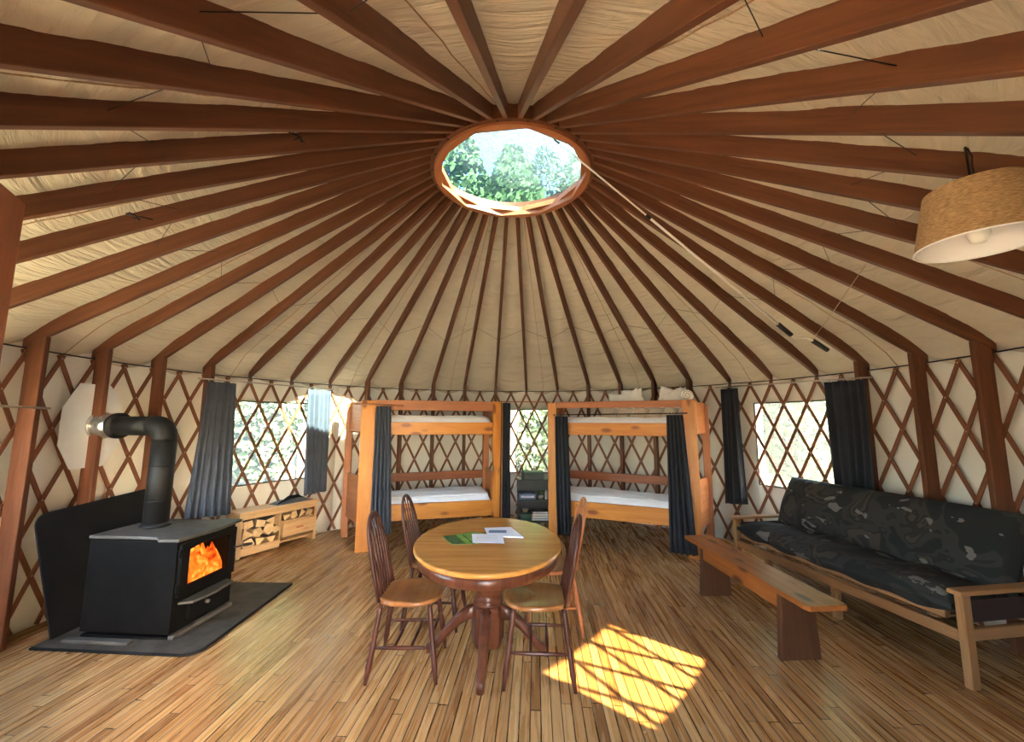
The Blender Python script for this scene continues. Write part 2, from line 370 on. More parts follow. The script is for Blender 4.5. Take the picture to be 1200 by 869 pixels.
# ------------------------------------------------------------------ room shell
b_ = MB(); n = 96
b_.add([pol(2*PI*k/n, R+.12, 0) for k in range(n)]+[pol(2*PI*k/n, R+.12, -.15) for k in range(n)],
       [list(range(n))[::-1], list(range(n, 2*n))]+[(k, (k+1) % n, n+(k+1) % n, n+k) for k in range(n)])
struct(b_.build('floor', 'floor'))
WIN = [('window_1', -72, -51, .78, 1.80), ('window_2', -2.5, 10.4, .70, 1.77), ('window_3', 60.2, 79, .78, 1.81), ('window_4', 125.3, 138.7, 1.385, 1.83), ('added_window_5', -130, -110, .75, 1.85)]  # last window is unseen, added to brighten the room from the left
DOOR = (174.5, 185.5, 2.02)
def wall(name, a0, a1):
    azs = set(); k = a0
    while k <= a1+1e-6: azs.add(round(k, 3)); k += 2.5
    azs.add(a1); zs = {0., .4, .8, 1.2, 1.6, 2.0, 2.2}
    holes = []
    for (_, p, q, z0, z1) in WIN+[('d', DOOR[0], DOOR[1], -1, DOOR[2]), ('d', DOOR[0]-360, DOOR[1]-360, -1, DOOR[2])]:
        if q > a0 and p < a1:
            for x in (p, q):
                if a0 < x < a1: azs.add(x)
            zs |= {max(z0, 0), z1}; holes.append((p, q, z0, z1))
    A = sorted(azs); Zs = sorted(zs); b = MB(); vs = [pol(D(a), R, z) for z in Zs for a in A]; fs = []
    for j in range(len(Zs)-1):
        for i in range(len(A)-1):
            am, zm = (A[i]+A[i+1])/2, (Zs[j]+Zs[j+1])/2
            if any(p < am < q and z0 < zm < z1 for p, q, z0, z1 in holes): continue
            w = len(A); fs.append((j*w+i, j*w+i+1, (j+1)*w+i+1, (j+1)*w+i))
    b.add(vs, fs, True); struct(b.build(name, 'wall', solid=.01))
wall('wall_left', -135, -45); wall('wall_back', -45, 45); wall('wall_right', 45, 135); wall('wall_front', 135, 225)
for (nm, p, q, z0, z1) in WIN:
    e = bpy.data.objects.new(nm, None); COL.objects.link(e); struct(e)
    nseg = 10
    pane = MB(); pane.grid(lambda u, v: pol(D(p+(q-p)*u), R, z0+(z1-z0)*v), nseg, 1); pane.build('window_pane', {'window_4': 'sun_dimming_vinyl', 'added_window_5': 'open_vinyl'}.get(nm, 'vinyl'), e)
    fr = MB(); w = .009
    for z in (z0, z1): fr.tube([pol(D(p+(q-p)*i/nseg), R-.012, z) for i in range(nseg+1)], w, 6)
    for a in (p, q): fr.tube([pol(D(a), R-.012, z0), pol(D(a), R-.012, z1)], w, 6)
    fr.build('window_frame', 'frameblack', e)
# door frame behind the camera, doorway left open to add daylight; unseen porch deck
df = bpy.data.objects.new('door_1', None); COL.objects.link(df); struct(df)
for a in (DOOR[0], DOOR[1]):
    x = MB(); x.box(pol(D(a), R, DOOR[2]/2), (.06, .09, DOOR[2])); x.build('door_frame', 'rafter', df)
x = MB(); x.beam(pol(D(DOOR[0]), R, DOOR[2]+.02), pol(D(DOOR[1]), R, DOOR[2]+.02), .09, .06); x.build('door_frame', 'rafter', df)
po = bpy.data.objects.new('porch', None); COL.objects.link(po); struct(po)
x = MB(); x.box((0, -4.85, -.08), (2.2, 2.1, .06)); x.build('porch_deck', 'porch', po)

# ceiling liner on top of the rafters
def ceil_pt(u, v):
    az = PHI0+u*2*PI; r_ = RR-.02+(R-RR+.02)*v
    z = under(r_)+.122
    k = u*42; fr = k-math.floor(k); bay = math.sin(PI*fr)
    z -= bay*(.012+.012*v)
    if r_ > 3.30:
        q = (r_-3.30)/.36; z -= .117*q*q*(.55+.45*bay)+.02*bay*q
    z += (noise.noise(V(math.sin(az)*r_*2.2, math.cos(az)*r_*2.2, 3.1))*.012+noise.noise(V(u*42*.9, r_*7.5, 8))*.026)*min(1, 3*bay)*(.25+v*.75)
    return pol(az, r_, z)
b_ = MB(); b_.grid(ceil_pt, 42*8, 54, True, lambda u, v: V(u*42*.33, v*3, 0))
ceiling = struct(b_.build('ceiling', 'ceiling'))
for k in range(0, 42, 3):
    x = MB(); x.tube([ceil_pt((k+.55)/42, .02+.97*i/24)-V(0, 0, .004) for i in range(25)], .003, 5); x.build('seam', 'burlap', ceiling)
x = MB(); x.tube([pol(2*PI*i/120, R-.055, 2.085) for i in range(121)], .006, 6); x.build('eave_cable', 'blackmetal'); tag(bpy.data.objects['eave_cable'], 'dark cable ringing the top of the lattice wall under the roof cloth', 'cable')

# rafters
def rafter_label(k):
    j = k-12
    if j == 0: return 'reddish-brown roof rafter straight above the narrow middle window between the bunks'
    if j == 21: return 'short-looking rafter running toward the viewer directly opposite the narrow middle window'
    if j < -20: j += 42
    elif j > 21: j -= 42
    return '%s reddish-brown roof rafter to the %s of the one above the middle window' % (ORD[abs(j)], 'right' if j > 0 else 'left')
for k in range(42):
    az = PHI0+(k-12)*DPHI
    d = pol(az, 1); t_ = V(math.cos(az), -math.sin(az), 0)
    ro, ri = R-.03, RR-.015
    a0, a1 = d*ri, d*ro
    dz = .116/math.cos(math.atan(SLOPE))
    x = MB(); poly = [a0+Zv*under(ri), a1+Zv*under(ro), a1+Zv*(under(ro)+dz*.98), a0+Zv*(under(ri)+dz)]
    wd = .038
    o = x.prism([q-t_*wd/2 for q in poly], t_*wd).build('rafter', 'rafter', bevel=.003, seg=1)
    tag(o, rafter_label(k), 'rafter', 'roof rafters around the skylight ring')
# wall studs under the rafters
SL = {0: 'dark wall post below the metal rod at the wall behind the stove, beside tall cabinet', 1: 'wall post in front of the pale stovepipe plate', 2: 'wall post just right of the black stovepipe elbow',
      3: 'wall post beside the slate curtain left of the firewood box window', 7: 'wall post rising behind the outer corner of left bunk bed', 8: 'wall post behind the left bunk, second from its outer corner',
      9: 'wall post behind the middle of the left bunk, third from outer corner', 10: 'wall post behind the left bunk, fourth from its outer corner', 11: 'wall post behind left bunk corner nearest the middle window',
      14: 'wall post behind right bunk corner nearest the middle window', 15: 'wall post behind the right bunk, second from the middle window', 16: 'wall post behind the right bunk, third from the middle window',
      17: 'wall post beside the outer end of the right bunk bed', 21: 'wall post at the outer edge of the curtain behind the futon', 22: 'wall post rising behind the middle of the camouflage futon', 23: 'wall post rising behind the near end of the camouflage futon'}
for k, lb in SL.items():
    az = PHI0+(k-12)*DPHI; x = MB(); d = pol(az, 1); t_ = V(math.cos(az), -math.sin(az), 0)
    r0, r1 = R-.175, R-.065
    poly = [d*r0+Zv*.002, d*r1+Zv*.002, d*r1+Zv*(under(r1)-.002), d*r0+Zv*(under(r0)-.002)]
    tag(x.prism([q-t_*.022 for q in poly], t_*.044).build('wall_post', 'rafter', bevel=.003, seg=1), lb, 'post', 'upright wall posts under the rafters')

# lattice: crossing slats in two layers
lat = thing('lattice_wall', 'reddish-brown crisscross wooden lattice lining the whole round canvas wall', 'lattice')
def slat(b, head, sgn, rad):
    z1, z0 = 2.078, .02; da = D(180/84); H2 = .275
    P0 = []
    for i in range(17):
        z = z1+(z0-z1)*i/16
        P0.append((head+sgn*(2.05-z)/H2*da, z))
    vs, fs, gc = [], [], []
    sl = math.atan2(H2, da*R); w, th = .034, .008
    for i, (a, z) in enumerate(P0):
        tv = V(math.cos(a), -math.sin(a), 0); ax = (tv*(sgn*math.cos(sl))-Zv*math.sin(sl)); rd = pol(a, 1)
        sd = ax.cross(rd).normalized()
        for q in (-w/2, w/2):
            for p in (-th/2, th/2):
                vs.append(pol(a, rad, z)+sd*q+rd*p); gc.append((i*.14, q, p))
    for i in range(16):
        o = i*4; 
        for p, q in ((0, 1), (1, 3), (3, 2), (2, 0)): fs.append((o+p, o+q, o+4+q, o+4+p))
    fs += [(0, 2, 3, 1), (64, 65, 67, 66)]
    b.add(vs, fs, False, gc)
rest = MB()
bolts = MB()
for j in range(84):
    jj = j if j < 42 else j-84           # azimuth index from the back, -42..41
    head = PHI0+jj*2*PI/84
    for sgn, rad in ((1, R-.037), (-1, R-.047)):
        if -25 <= jj <= 24:
            x = MB(); slat(x, head, sgn, rad); x.build('slat', 'lattice', lat)
        else: slat(rest, head, sgn, rad)
    if -26 <= jj <= 26:
        for i in range(7):
            z = 2.05-.275*i; a = head+(i % 2)*D(180/84)
            c = pol(a, R-.051, z); rd = pol(a, 1); tv = V(math.cos(a), -math.sin(a), 0)
            bolts.lathe([(.007, 0), (.005, .004)], c, (tv, Zv, -rd), 6)
rest.build('slat', 'lattice', lat, kind='stuff'); bolts.build('bolt', 'chrome', lat, kind='stuff')

# skylight ring, inner frames and dome
ring = thing('skylight_ring', 'brown round wooden ring holding the skylight at the roof peak', 'skylight', (0, 0, HR))
def annulus(b, ro, ri, z0, z1, n, rot=0, inner_n=None):
    inner_n = inner_n or n
    L = 120; vs = []
    def rad(r_, nn, a):
        if nn >= 60: return r_
        s_ = 2*PI/nn; x = ((a-rot+s_/2) % s_)-s_/2
        return r_*math.cos(s_/2)/math.cos(x)
    for z in (z0, z1):
        for (r_, nn) in ((ro, n), (ri, inner_n)):
            for k in range(L):
                a = 2*PI*k/L; vs.append(pol(a, rad(r_, nn, a), z))
    fs = []
    for k in range(L):
        q = (k+1) % L
        fs += [(k, q, L+q, L+k), (2*L+k, 3*L+k, 3*L+q, 2*L+q), (k, 2*L+k, 2*L+q, q), (L+k, L+q, 3*L+q, 3*L+k)]
    gc = [(math.atan2(v.x, v.y)*.7, v.length, v.z) for v in vs]
    b.add(vs, fs, False, gc)
x = MB(); annulus(x, RR, RR-.075, .002, .075, 120); x.build('ring_rim', 'rafter', ring)
x = MB(); annulus(x, RR-.035, .672, -.022, .02, 120, D(8), 10); x.build('inner_frame', 'redwood', ring, label='lower ten-sided inner frame')
x = MB(); annulus(x, RR-.045, .655, .022, .072, 120, D(26), 10); x.build('inner_frame', 'redwood', ring, label='upper ten-sided inner frame')
x = MB(); annulus(x, RR, RR-.014, .076, .17, 120); x.build('curb', 'rafter', ring)
for k in range(20):
    az = D(9+18*k); x = MB(); x.lathe([(.009, 0), (.006, -.006)], pol(az, RR-.018, -.004), None, 8); x.build('bolt', 'blackmetal', ring)
x = MB(); nn = 14
x.grid(lambda u, v: pol(2*PI*u, .75*math.sin(v*PI/2)+.0005, .172+.30*math.cos(v*PI/2)), 48, nn); x.build('dome', 'dome', ring)

# skylight opener pole, tied up with a cord
P0, P1 = V(.36, -.33, 3.93), V(2.28, -.10, 2.40); dr = (P1-P0).normalized()
op = thing('skylight_pole', 'long white crank pole hanging slantwise from the skylight ring', 'pole', P0)
L0 = lambda p: Vector(p)-P0
hook = MB(); hook.tube([L0(P0+V(-.03, .02, .05)), L0(P0+V(-.01, .0, .02)), V(0, 0, 0), dr*.05], .010, 8); hook.build('hook', 'blackmetal', op)
x = MB(); x.tube([dr*.03, dr*1.02], .0075, 8); x.tube([dr*1.02, L0(P1)], .0105, 8); x.build('rod', 'whitepole', op)
x = MB(); x.tube([dr*1.0, dr*1.05], .014, 8); x.build('collar', 'blackmetal', op)
x = MB(); x.tube([L0(P1), L0(P1)+dr*.15], .019, 10); x.build('grip', 'rubber', op)
E1 = V(2.71, -.07, 2.18); E0 = V(2.585, -.075, 2.262)
pp = [P1+dr*.14, P1+dr*.19, V(2.46, -.085, 2.285), V(2.53, -.08, 2.285), E0, E0+(E1-E0)*.1]
x = MB(); x.tube([L0(p) for p in pp], .009, 8); x.build('crank_arm', 'whitepole', op)
x = MB(); x.tube([L0(E0), L0(E1)], .019, 10); x.build('grip', 'rubber', op)
x = MB(); x.tube([E0+V(0, 0, .012), V(2.575, -.30, 2.42), V(2.53, -.72, 2.69)], .003, 5); tag(x.build('tie_cord', 'cord'), 'thin pale cord tying the crank handle of the white pole to a rafter', 'cord')
# thin cord strung around through the rafters
pts = []
for k in range(42):
    az = PHI0+k*DPHI; r_ = 2.49+(.11 if k % 2 else -.11)+random.uniform(-.05, .05)
    pts.append(pol(az, r_, under(r_)+random.uniform(.05, .10)))
x = MB(); x.tube(pts+[pts[0]], .0022, 5); tag(x.build('roof_cord', 'blackmetal'), 'thin dark cord zigzagging from rafter to rafter round the whole roof', 'cord')
for (a, rr2, lb) in ((D(-118), 2.55, 'knotted bit of dark twine on the cord between rafters far from the skylight'), (D(-136), 1.80, 'small knot of dark twine beside a rafter nearer the skylight')):
    x = MB(); c = pol(a, rr2, under(rr2)+.03)
    random.seed(int(rr2*100))
    for i in range(6):
        e = V(random.uniform(-.07, .07), random.uniform(-.07, .07), random.uniform(-.03, .05)); x.tube([c-e*.3, c+e*.2+V(0, 0, .015), c+e], .004, 5)
    tag(x.build('twine_knot', 'blackmetal'), lb, 'twine')

# pendant lamp
LC = V(1.838, -1.99, 2.262)
lp = thing('pendant_lamp', 'tapered burlap drum lampshade hanging from a rafter on a black cord', 'lamp', LC)
rb, rt, hh = .1875, .1435, .232
x = MB(); x.grid(lambda u, v: V((rb+(rt-rb)*v)*math.cos(2*PI*u), (rb+(rt-rb)*v)*math.sin(2*PI*u), hh*v), 48, 6); x.build('lamp_shade', 'burlap', lp)
x = MB(); x.grid(lambda u, v: V((rb-.004+(rt-rb)*v)*math.cos(-2*PI*u), (rb-.004+(rt-rb)*v)*math.sin(-2*PI*u), .002+(hh-.004)*v), 48, 4); x.build('lining', 'lining', lp, label='white inner lining')
x = MB(); x.tube([V(rb*math.cos(2*PI*i/48), rb*math.sin(2*PI*i/48), 0) for i in range(49)], .0035, 6); x.build('rim', 'lining', lp)
x = MB()
for i in range(3):
    a = 2*PI*i/3; x.tube([V(0, 0, hh-.03), V(rt*math.cos(a), rt*math.sin(a), hh-.004)], .002, 5)
x.build('spider', 'whitemetal', lp)
x = MB(); x.lathe([(.004, .005), (.022, .012), (.034, .04), (.032, .07), (.018, .12), (.014, .15)], n=16); x.build('bulb', 'bulb', lp)
x = MB(); x.lathe([(.018, .145), (.02, .15), (.02, .20), (.008, .21)], n=14); x.build('socket', 'whitemetal', lp)
x = MB(); x.tube([V(0, 0, .20), V(0, 0, hh+.02), V(-.004, .0, hh+.18)], .0045, 6)
x.tube([V(.0, 0, hh+.02), V(.018, 0, hh+.05), V(.014, 0, hh+.10), V(.02, 0, hh+.14), V(.004, 0, hh+.175)], .003, 6); x.build('cord', 'blackmetal', lp)

# ------------------------------------------------------------------ curtains
def curtain(name, a, b, c, d, npl, amp, mat, label, cat='curtain', group=None, seed=1, nv=16):
    """a,b top corners; c,d bottom corners"""
    a, b, c, d = map(Vector, (a, b, c, d)); nrm = (b-a).cross(V(0, 0, 1)).normalized()
    root = thing(name, label, cat, (a+b)/2, 0, group); o = (a+b)/2
    def P(u, v):
        p = (a.lerp(b, u)).lerp(c.lerp(d, u), v)
        ph = u*npl*2*PI+.5*math.sin(v*2.2+seed)*math.sin(u*5+seed)
        am = amp*(.75+.5*v)*(1+.3*math.sin(u*9+seed))
        return p+nrm*math.sin(ph)*am+nrm*.015*math.sin(v*3+seed+u*4)*v - o
    x = MB(); x.grid(P, npl*12, nv); x.build('fabric', mat, root, solid=.003)
    n = npl
    for i in range(n):
        u = (i+.5)/n; q = P(u, 0); h = MB()
        h.tube([q+V(0, 0, .0)+V(0, 0, .012)+nrm*.012*math.cos(2*PI*t/10)+V(0, 0, .016*math.sin(2*PI*t/10)) for t in range(11)], .0025, 5); h.build('ring', 'chrome', root)
    return root
def rod(a, b, label, r_=.008, mat='chrome'):
    x = MB(); x.tube([a, b], r_, 8); o = x.build('curtain_rod', mat); return tag(o, label, 'curtain rod')
ra, rb_ = pol(D(-76), 3.46, 2.01), pol(D(-47.5), 3.46, 2.01)
rod(ra, rb_, 'thin metal curtain rod above the window behind the firewood box')
def on(a, b, t, z): q = a.lerp(b, t); return V(q.x, q.y, z)
curtain('window_curtain', on(ra, rb_, .05, 1.985), on(ra, rb_, .225, 1.985), pol(D(-76.4), 3.42, .56), pol(D(-69.2), 3.34, .53), 6, .028, 'curtain',
        'long slate-blue curtain beside the stovepipe, at the firewood box window', group=None, seed=2)
curtain('window_curtain', on(ra, rb_, .76, 1.985), on(ra, rb_, .97, 1.985), pol(D(-53.4), 3.42, .58), pol(D(-48.0), 3.42, .60), 5, .028, 'curtain',
        'slate-blue curtain ending above the firewood box, toward the left bunk bed', seed=5)
ra, rb_ = pol(D(53.5), 3.48, 2.035), pol(D(84), 3.48, 2.0)
rod(ra, rb_, 'thin metal curtain rod above the window behind the camouflage futon')
curtain('window_curtain', on(ra, rb_, .05, 2.005), on(ra, rb_, .19, 2.005), pol(D(55.0), 3.42, .52), pol(D(59.6), 3.40, .55), 4, .03, 'curtain_dark',
        'dark curtain between the right bunk bed and the futon window', seed=3)
curtain('window_curtain', on(ra, rb_, .765, 1.985), on(ra, rb_, .965, 1.985), pol(D(76.6), 3.43, .62), pol(D(82.6), 3.47, .62), 5, .03, 'curtain_dark',
        'dark curtain hanging behind the futon backrest beside its window', seed=8)
rod(pol(D(-104), 3.46, 1.652), pol(D(-97.6), 3.47, 1.648), 'metal rod end at the wall behind the stove, near the tall cabinet')

# ------------------------------------------------------------------ bunk beds (ends splay like the yurt wall)
def mattress(label, pts, z0, z1, seed, cat='mattress'):
    """pts: A, B front; A2, B2 back"""
    A, B, A2, B2 = [Vector(p) for p in pts]; c = (A+B+A2+B2)/4
    root = thing('mattress', label, cat, (c.x, c.y, z0))
    def P(u, v, top):
        p = A.lerp(B, u).lerp(A2.lerp(B2, u), v)-c
        ed = min(min(u, 1-u), min(v, 1-v)); k = min(1, ed/.035); rr = math.sqrt(max(0, 1-(1-k)**2))
        z = (z1-z0)*(.5+.5*rr)+(noise.noise(V(u*5, v*3, seed))*.022+noise.noise(V(u*13, v*9, seed+4))*.010)*k if top else (z1-z0)*.5*(1-rr)
        return V(p.x, p.y, z)
    x = MB(); x.grid(lambda u, v: P(u, v, True), 44, 20); x.grid(lambda u, v: P(1-u, v, False), 44, 20); x.build('mattress_pad', 'white_sheet', root)
    s = MB()
    s.grid(lambda u, v: (A.lerp(B, .02+.96*u).lerp(A2.lerp(B2, .02+.96*u), .5)*0+P(.02+.96*u, .02+.5*v, True)+V(0, 0, .006+.010*abs(noise.noise(V(u*9, v*6, seed+9))))), 40, 14)
    s.build('sheet', 'white_sheet', root, solid=.004)
    return root
def bunk(label, A, B, A2, B2, wavy):
    A, B, A2, B2 = [Vector(p) for p in (A, B, A2, B2)]
    c = (A+B+A2+B2)/4; c.z = 0; root = thing('bunk_bed', label, 'bunk bed', c)
    l = lambda p: Vector(p)-c
    d = (B-A).normalized(); nb = V(-d.y, d.x, 0)      # towards the wall
    def post(p, h, w1, w2, mat='pine', wave=0, nm='post', cut=None):
        # slab post with a live edge
        q = l(p); b = MB(); n = 14; vs = []; gc = []
        for i in range(n+1):
            z = h*i/n; e = wave*(noise.noise(V(z*2.3, wave*50, 1))*.9+.8*math.exp(-((z-.95)/.10)**2))
            for (su, sv) in ((-1, -1), (1, -1), (1, 1), (-1, 1)):
                uu = su*w1/2+(e if su*wave_side > 0 else 0)*-su
                vs.append(q+d*uu+nb*(sv*w2/2)+Zv*z); gc.append((z, su*w1/2, sv*w2/2))
        fs = [(0, 3, 2, 1), (n*4, n*4+1, n*4+2, n*4+3)]
        for i in range(n):
            for k in range(4): fs.append((i*4+k, i*4+(k+1) % 4, i*4+4+(k+1) % 4, i*4+4+k))
        b.add(vs, fs, False, gc); return b.build(nm, mat, root, bevel=.006)
    wave_side = 1
    post(A, 1.82, .17 if wavy == 0 else .125, .10, wave=.012 if wavy == 0 else .0)
    wave_side = -1
    post(B, 1.835, .14 if wavy == 0 else .155, .10, wave=.035 if wavy == 0 else .03)
    wave_side = 1
    post(A2, 1.80, .09, .09, 'redwood'); post(B2, 1.80, .09, .09, 'redwood')
    fA, fB = A+d*.065, B-d*.055
    def rail(p, q, z0, z1, th, mat, nm):
        p, q = l(p), l(q); b = MB(); b.beam(V(p.x, p.y, (z0+z1)/2), V(q.x, q.y, (z0+z1)/2), th, z1-z0); return b.build(nm, mat, root, bevel=.004)
    rail(fA, fB, .335, .53, .05, 'pine', 'side_rail'); rail(fA, fB, 1.39, 1.55, .05, 'pine', 'side_rail')
    rail(fA-nb*.03, fB-nb*.03, 1.70 if wavy == 0 else 1.745, 1.83, .035, 'redwood', 'guard_rail')
    rail(A2, B2, .36, .50, .04, 'cabinetwood', 'back_rail'); rail(A2, B2, 1.40, 1.54, .04, 'cabinetwood', 'back_rail'); rail(A2, B2, .70, .82, .03, 'cabinetwood', 'back_rail')
    for p, q in ((A, A2), (B, B2)):
        e = (q-p).normalized()
        rail(p+e*.055, q-e*.05, .28, .86, .025, 'redwood', 'end_panel'); rail(p+e*.055, q-e*.05, 1.42, 1.82, .025, 'redwood', 'end_panel')
    for z in (.42, 1.46):   # slatted deck under each mattress
        b = MB(); ps = [l(A+nb*.03), l(B+nb*.03), l(B2-nb*.03), l(A2-nb*.03)]
        b.prism([V(p.x, p.y, z) for p in ps], V(0, 0, .02)); b.build('deck', 'redwood', root)
    e1 = (A2-A).normalized(); e2 = (B2-B).normalized()
    return [A+d*.08+nb*.035, B-d*.07+nb*.035, A2+d*.06-nb*.05, B2-d*.05-nb*.05]
LA, LB = V(-1.80, 1.66, 0), V(-.20, 2.10, 0); LA2, LB2 = V(-2.27, 2.27, 0), V(-.40, 2.98, 0)
RA, RB = V(.575, 2.14, 0), V(2.15, 1.44, 0); RA2, RB2 = V(.78, 3.02, 0), V(2.60, 2.0, 0)
mp_ = bunk('orange pine bunk bed on the firewood box side, behind the dining table', LA, LB, LA2, LB2, 0)
mattress('white-sheeted mattress on the lower berth of the left bunk bed', mp_, .44, .60, 1); mattress('white-sheeted mattress on the upper berth of the left bunk bed', mp_, 1.48, 1.62, 2)
mq = bunk('orange pine bunk bed near the bench, pillows heaped on its top berth', RA, RB, RA2, RB2, 1)
mattress('rumpled white mattress on the lower berth of the right bunk bed', mq, .44, .60, 3); mattress('white mattress under the pillows on the upper berth of right bunk', mq, 1.48, 1.61, 4)
dL = (LB-LA).normalized(); nL = V(-dL.y, dL.x, 0); dR = (RB-RA).normalized(); nR = V(-dR.y, dR.x, 0)
def zz(p, z): return V(p.x, p.y, z)
rod(zz(LA-dL*.22-nL*.10, 1.775), zz(LA+dL*.42-nL*.085, 1.76), 'curtain rod with loose end at the outer top of left bunk', .009, 'redwood')
curtain('bunk_curtain', zz(LA+dL*.095-nL*.085, 1.745), zz(LA+dL*.27-nL*.085, 1.745), zz(LA+dL*.075-nL*.08, .20), zz(LA+dL*.33-nL*.09, .20), 5, .024, 'curtain',
        'slate-blue curtain gathered against the outer post of the left bunk', seed=4)
rod(zz(LB+dL*.0-nL*.085, 1.83), zz(RA-dR*.02-nR*.085, 1.83), 'thin dark rod spanning the gap between the two bunk beds', .007, 'redwood')
curtain('window_curtain', V(-.145, 2.075, 1.815), V(-.015, 2.08, 1.815), V(-.155, 2.08, .12), V(-.01, 2.085, .12), 4, .02, 'curtain_dark',
        'narrow dark curtain between the left bunk and the middle window', seed=6)
rod(zz(RA+dR*.03-nR*.085, 1.655), zz(RB-dR*.02-nR*.085, 1.67), 'thin dark curtain rod below the guard rail of right bunk', .007, 'blackmetal')
curtain('bunk_curtain', zz(RA+dR*.055-nR*.085, 1.635), zz(RA+dR*.23-nR*.085, 1.635), zz(RA+dR*.07-nR*.085, .10), zz(RA+dR*.27-nR*.085, .12), 4, .022, 'curtain_dark',
        'dark curtain on the right bunk beside the middle window', seed=7)
curtain('bunk_curtain', zz(RB-dR*.255-nR*.085, 1.65), zz(RB-dR*.07-nR*.085, 1.65), zz(RB-dR*.28-nR*.10, .06), zz(RB+dR*.02-nR*.115, .06), 5, .024, 'curtain_dark',
        'dark curtain on the right bunk beside the bench end', seed=9)

# pillows on the right bunk
def pillow(name, label, c, w, h, th, tilt, rz, roll, mat, group, seed):
    root = thing(name, label, 'pillow', c, 0, group)
    X = V(math.cos(rz), math.sin(rz), 0); Nn = V(-X.y, X.x, 0); U = (Zv*math.cos(tilt)+Nn*math.sin(tilt)); X2 = X*math.cos(roll)+U*math.sin(roll); U2 = U*math.cos(roll)-X*math.sin(roll); N2 = X2.cross(U2)
    def P(u, v, s):
        a, b = 2*u-1, 2*v-1
        t_ = max(0, (1-abs(a)**2.6))**.55*max(0, (1-abs(b)**2.6))**.55
        pin = 1-.10*(1-abs(a*b))*max(abs(a), abs(b))**3
        return X2*(a*w/2*pin)+U2*(b*h/2*pin+h/2)+N2*(s*th/2*t_*(1+.25*noise.noise(V(u*4, v*4, seed))))
    x = MB(); x.grid(lambda u, v: P(u, v, 1), 18, 14); x.grid(lambda u, v: P(1-u, v, -1), 18, 14); x.build('pillow_case', mat, root)
    s = MB(); s.tube([P(0, i/10, 0) for i in range(11)]+[P(i/10, 1, 0) for i in range(11)], .004, 5); s.build('seam', mat, root)
    return root
angR = math.atan2(dR.y, dR.x)
LR = (RB-RA).length
front = [(.40, .05), (.52, .02), (.635, .0), (.745, .04), (.845, .02)]
for i, (t_, ro) in enumerate(front):
    c = RA+dR*(t_*LR)+nR*(.13+.01*i); c.z = 1.585
    pillow('pillow', ['beige pillow first from the middle window in the row below the guard rail', 'second beige pillow from the middle window in the row below the guard rail', 'beige pillow in the middle of the row seen below the guard rail',
           'fourth beige pillow from the middle window seen below the guard rail', 'beige pillow half behind the dark curtain at the row end of right bunk'][i], c, .185, .205, .10, D(25), angR, D(-20)+ro, 'pillow_beige', 'beige pillows on the top right bunk', i)
back = [(.49, .30, .37, .05), (.60, .28, .43, .12), (.70, .30, .47, .62), (.83, .32, .44, -.25), (.95, .30, .42, .35)]
for i, (t_, w_, h_, ro) in enumerate(back):
    c = RA+dR*(t_*LR)+nR*(.36+.03*(i % 2)); c.z = 1.59+(.02 if i != 2 else .0)
    pillow('pillow', ['low white pillow at the start of the heap above the guard rail', 'rounded white pillow second in the heap above the guard rail', 'white pillow standing on its corner with a pointed tip above the guard rail',
           'broad white pillow just beside the orange post top of right bunk', 'white pillow behind the orange post top of right bunk'][i], c, w_, h_, .15, D(18), angR, ro, 'pillow_white', 'white pillows heaped on the top right bunk', 20+i)
c = RB+nR*.32-dR*.02; rl = thing('rolled_blanket', 'rolled white blanket with spiral end beyond the orange post of right bunk', 'blanket', (c.x, c.y, 1.83))
ax = (nR, Zv, dR)
x = MB(); x.lathe([(.02, -.13), (.065, -.125), (.075, -.10), (.076, .1), (.066, .125), (.03, .13)], (0, 0, .07), (dR, Zv, nR), 20); x.build('blanket_roll', 'pillow_white', rl)
x = MB(); x.tube([(dR*math.cos(i*.5)+Zv*math.sin(i*.5))*(.062-.0022*i)+Zv*.07-nR*.131 for i in range(24)], .005, 5); x.build('spiral_edge', 'pillow_beige', rl)

# ------------------------------------------------------------------ black shelf between the bunks
SH = V(.345, 2.86, 0)
sh = thing('shelf_unit', 'black open shelf unit under the middle window between the bunk beds', 'shelf', SH)
for z in (.10, .40, .69):
    x = MB(); x.box((0, 0, z), (.48, .28, .022)); x.build('shelf_board', 'shelfblack', sh, bevel=.003)
for sx in (-.245, .245):
    x = MB(); x.box((sx, 0, .36), (.022, .29, .72)); x.build('side_panel', 'shelfblack', sh, bevel=.003)
for z in (.18, .50):
    x = MB(); x.tube([V(-.27, -.15+.0, z)+V(-.035*math.sin(PI*i/12), 0, .20*i/12) for i in range(13)], .008, 6); x.build('curved_brace', 'whitemetal', sh, label='pale curved side bracket')
x = MB(); x.box((0, .135, .38), (.46, .01, .64)); x.build('back_panel', 'shelfblack', sh)
def bx(name, mat, label, cat, c, d, group=None, rz=0, lid=None):
    r_ = thing(name, label, cat, SH+V(*c), rz, group); b = MB(); b.box((0, 0, d[2]/2), d); b.build('body' if not name.endswith('book') else 'cover', mat, r_, bevel=.004)
    if lid: b = MB(); b.box((0, 0, d[2]+.012), (d[0]+.012, d[1]+.012, .022)); b.build('lid', lid, r_, bevel=.004)
    return r_
bx('storage_tub', 'box_dark', 'low dark tub with lid on top of the black shelf', 'tub', (-.02, 0, .702), (.34, .22, .09), lid='tin_green')
bt = thing('bottle', 'small dark green bottle standing on top of the black shelf', 'bottle', SH+V(-.17, -.10, .702)); x = MB(); x.lathe([(.02, 0), (.024, .01), (.024, .10), (.010, .13), (.010, .16)], n=14); x.build('glass_body', 'bottle', bt); x = MB(); x.lathe([(.012, .16), (.012, .178)], n=12); x.build('cap', 'box_dark', bt)
g = bx('board_game', 'game_blue', 'blue and white boxed game on the middle board of black shelf', 'game', (-.10, -.03, .412), (.25, .2, .085))
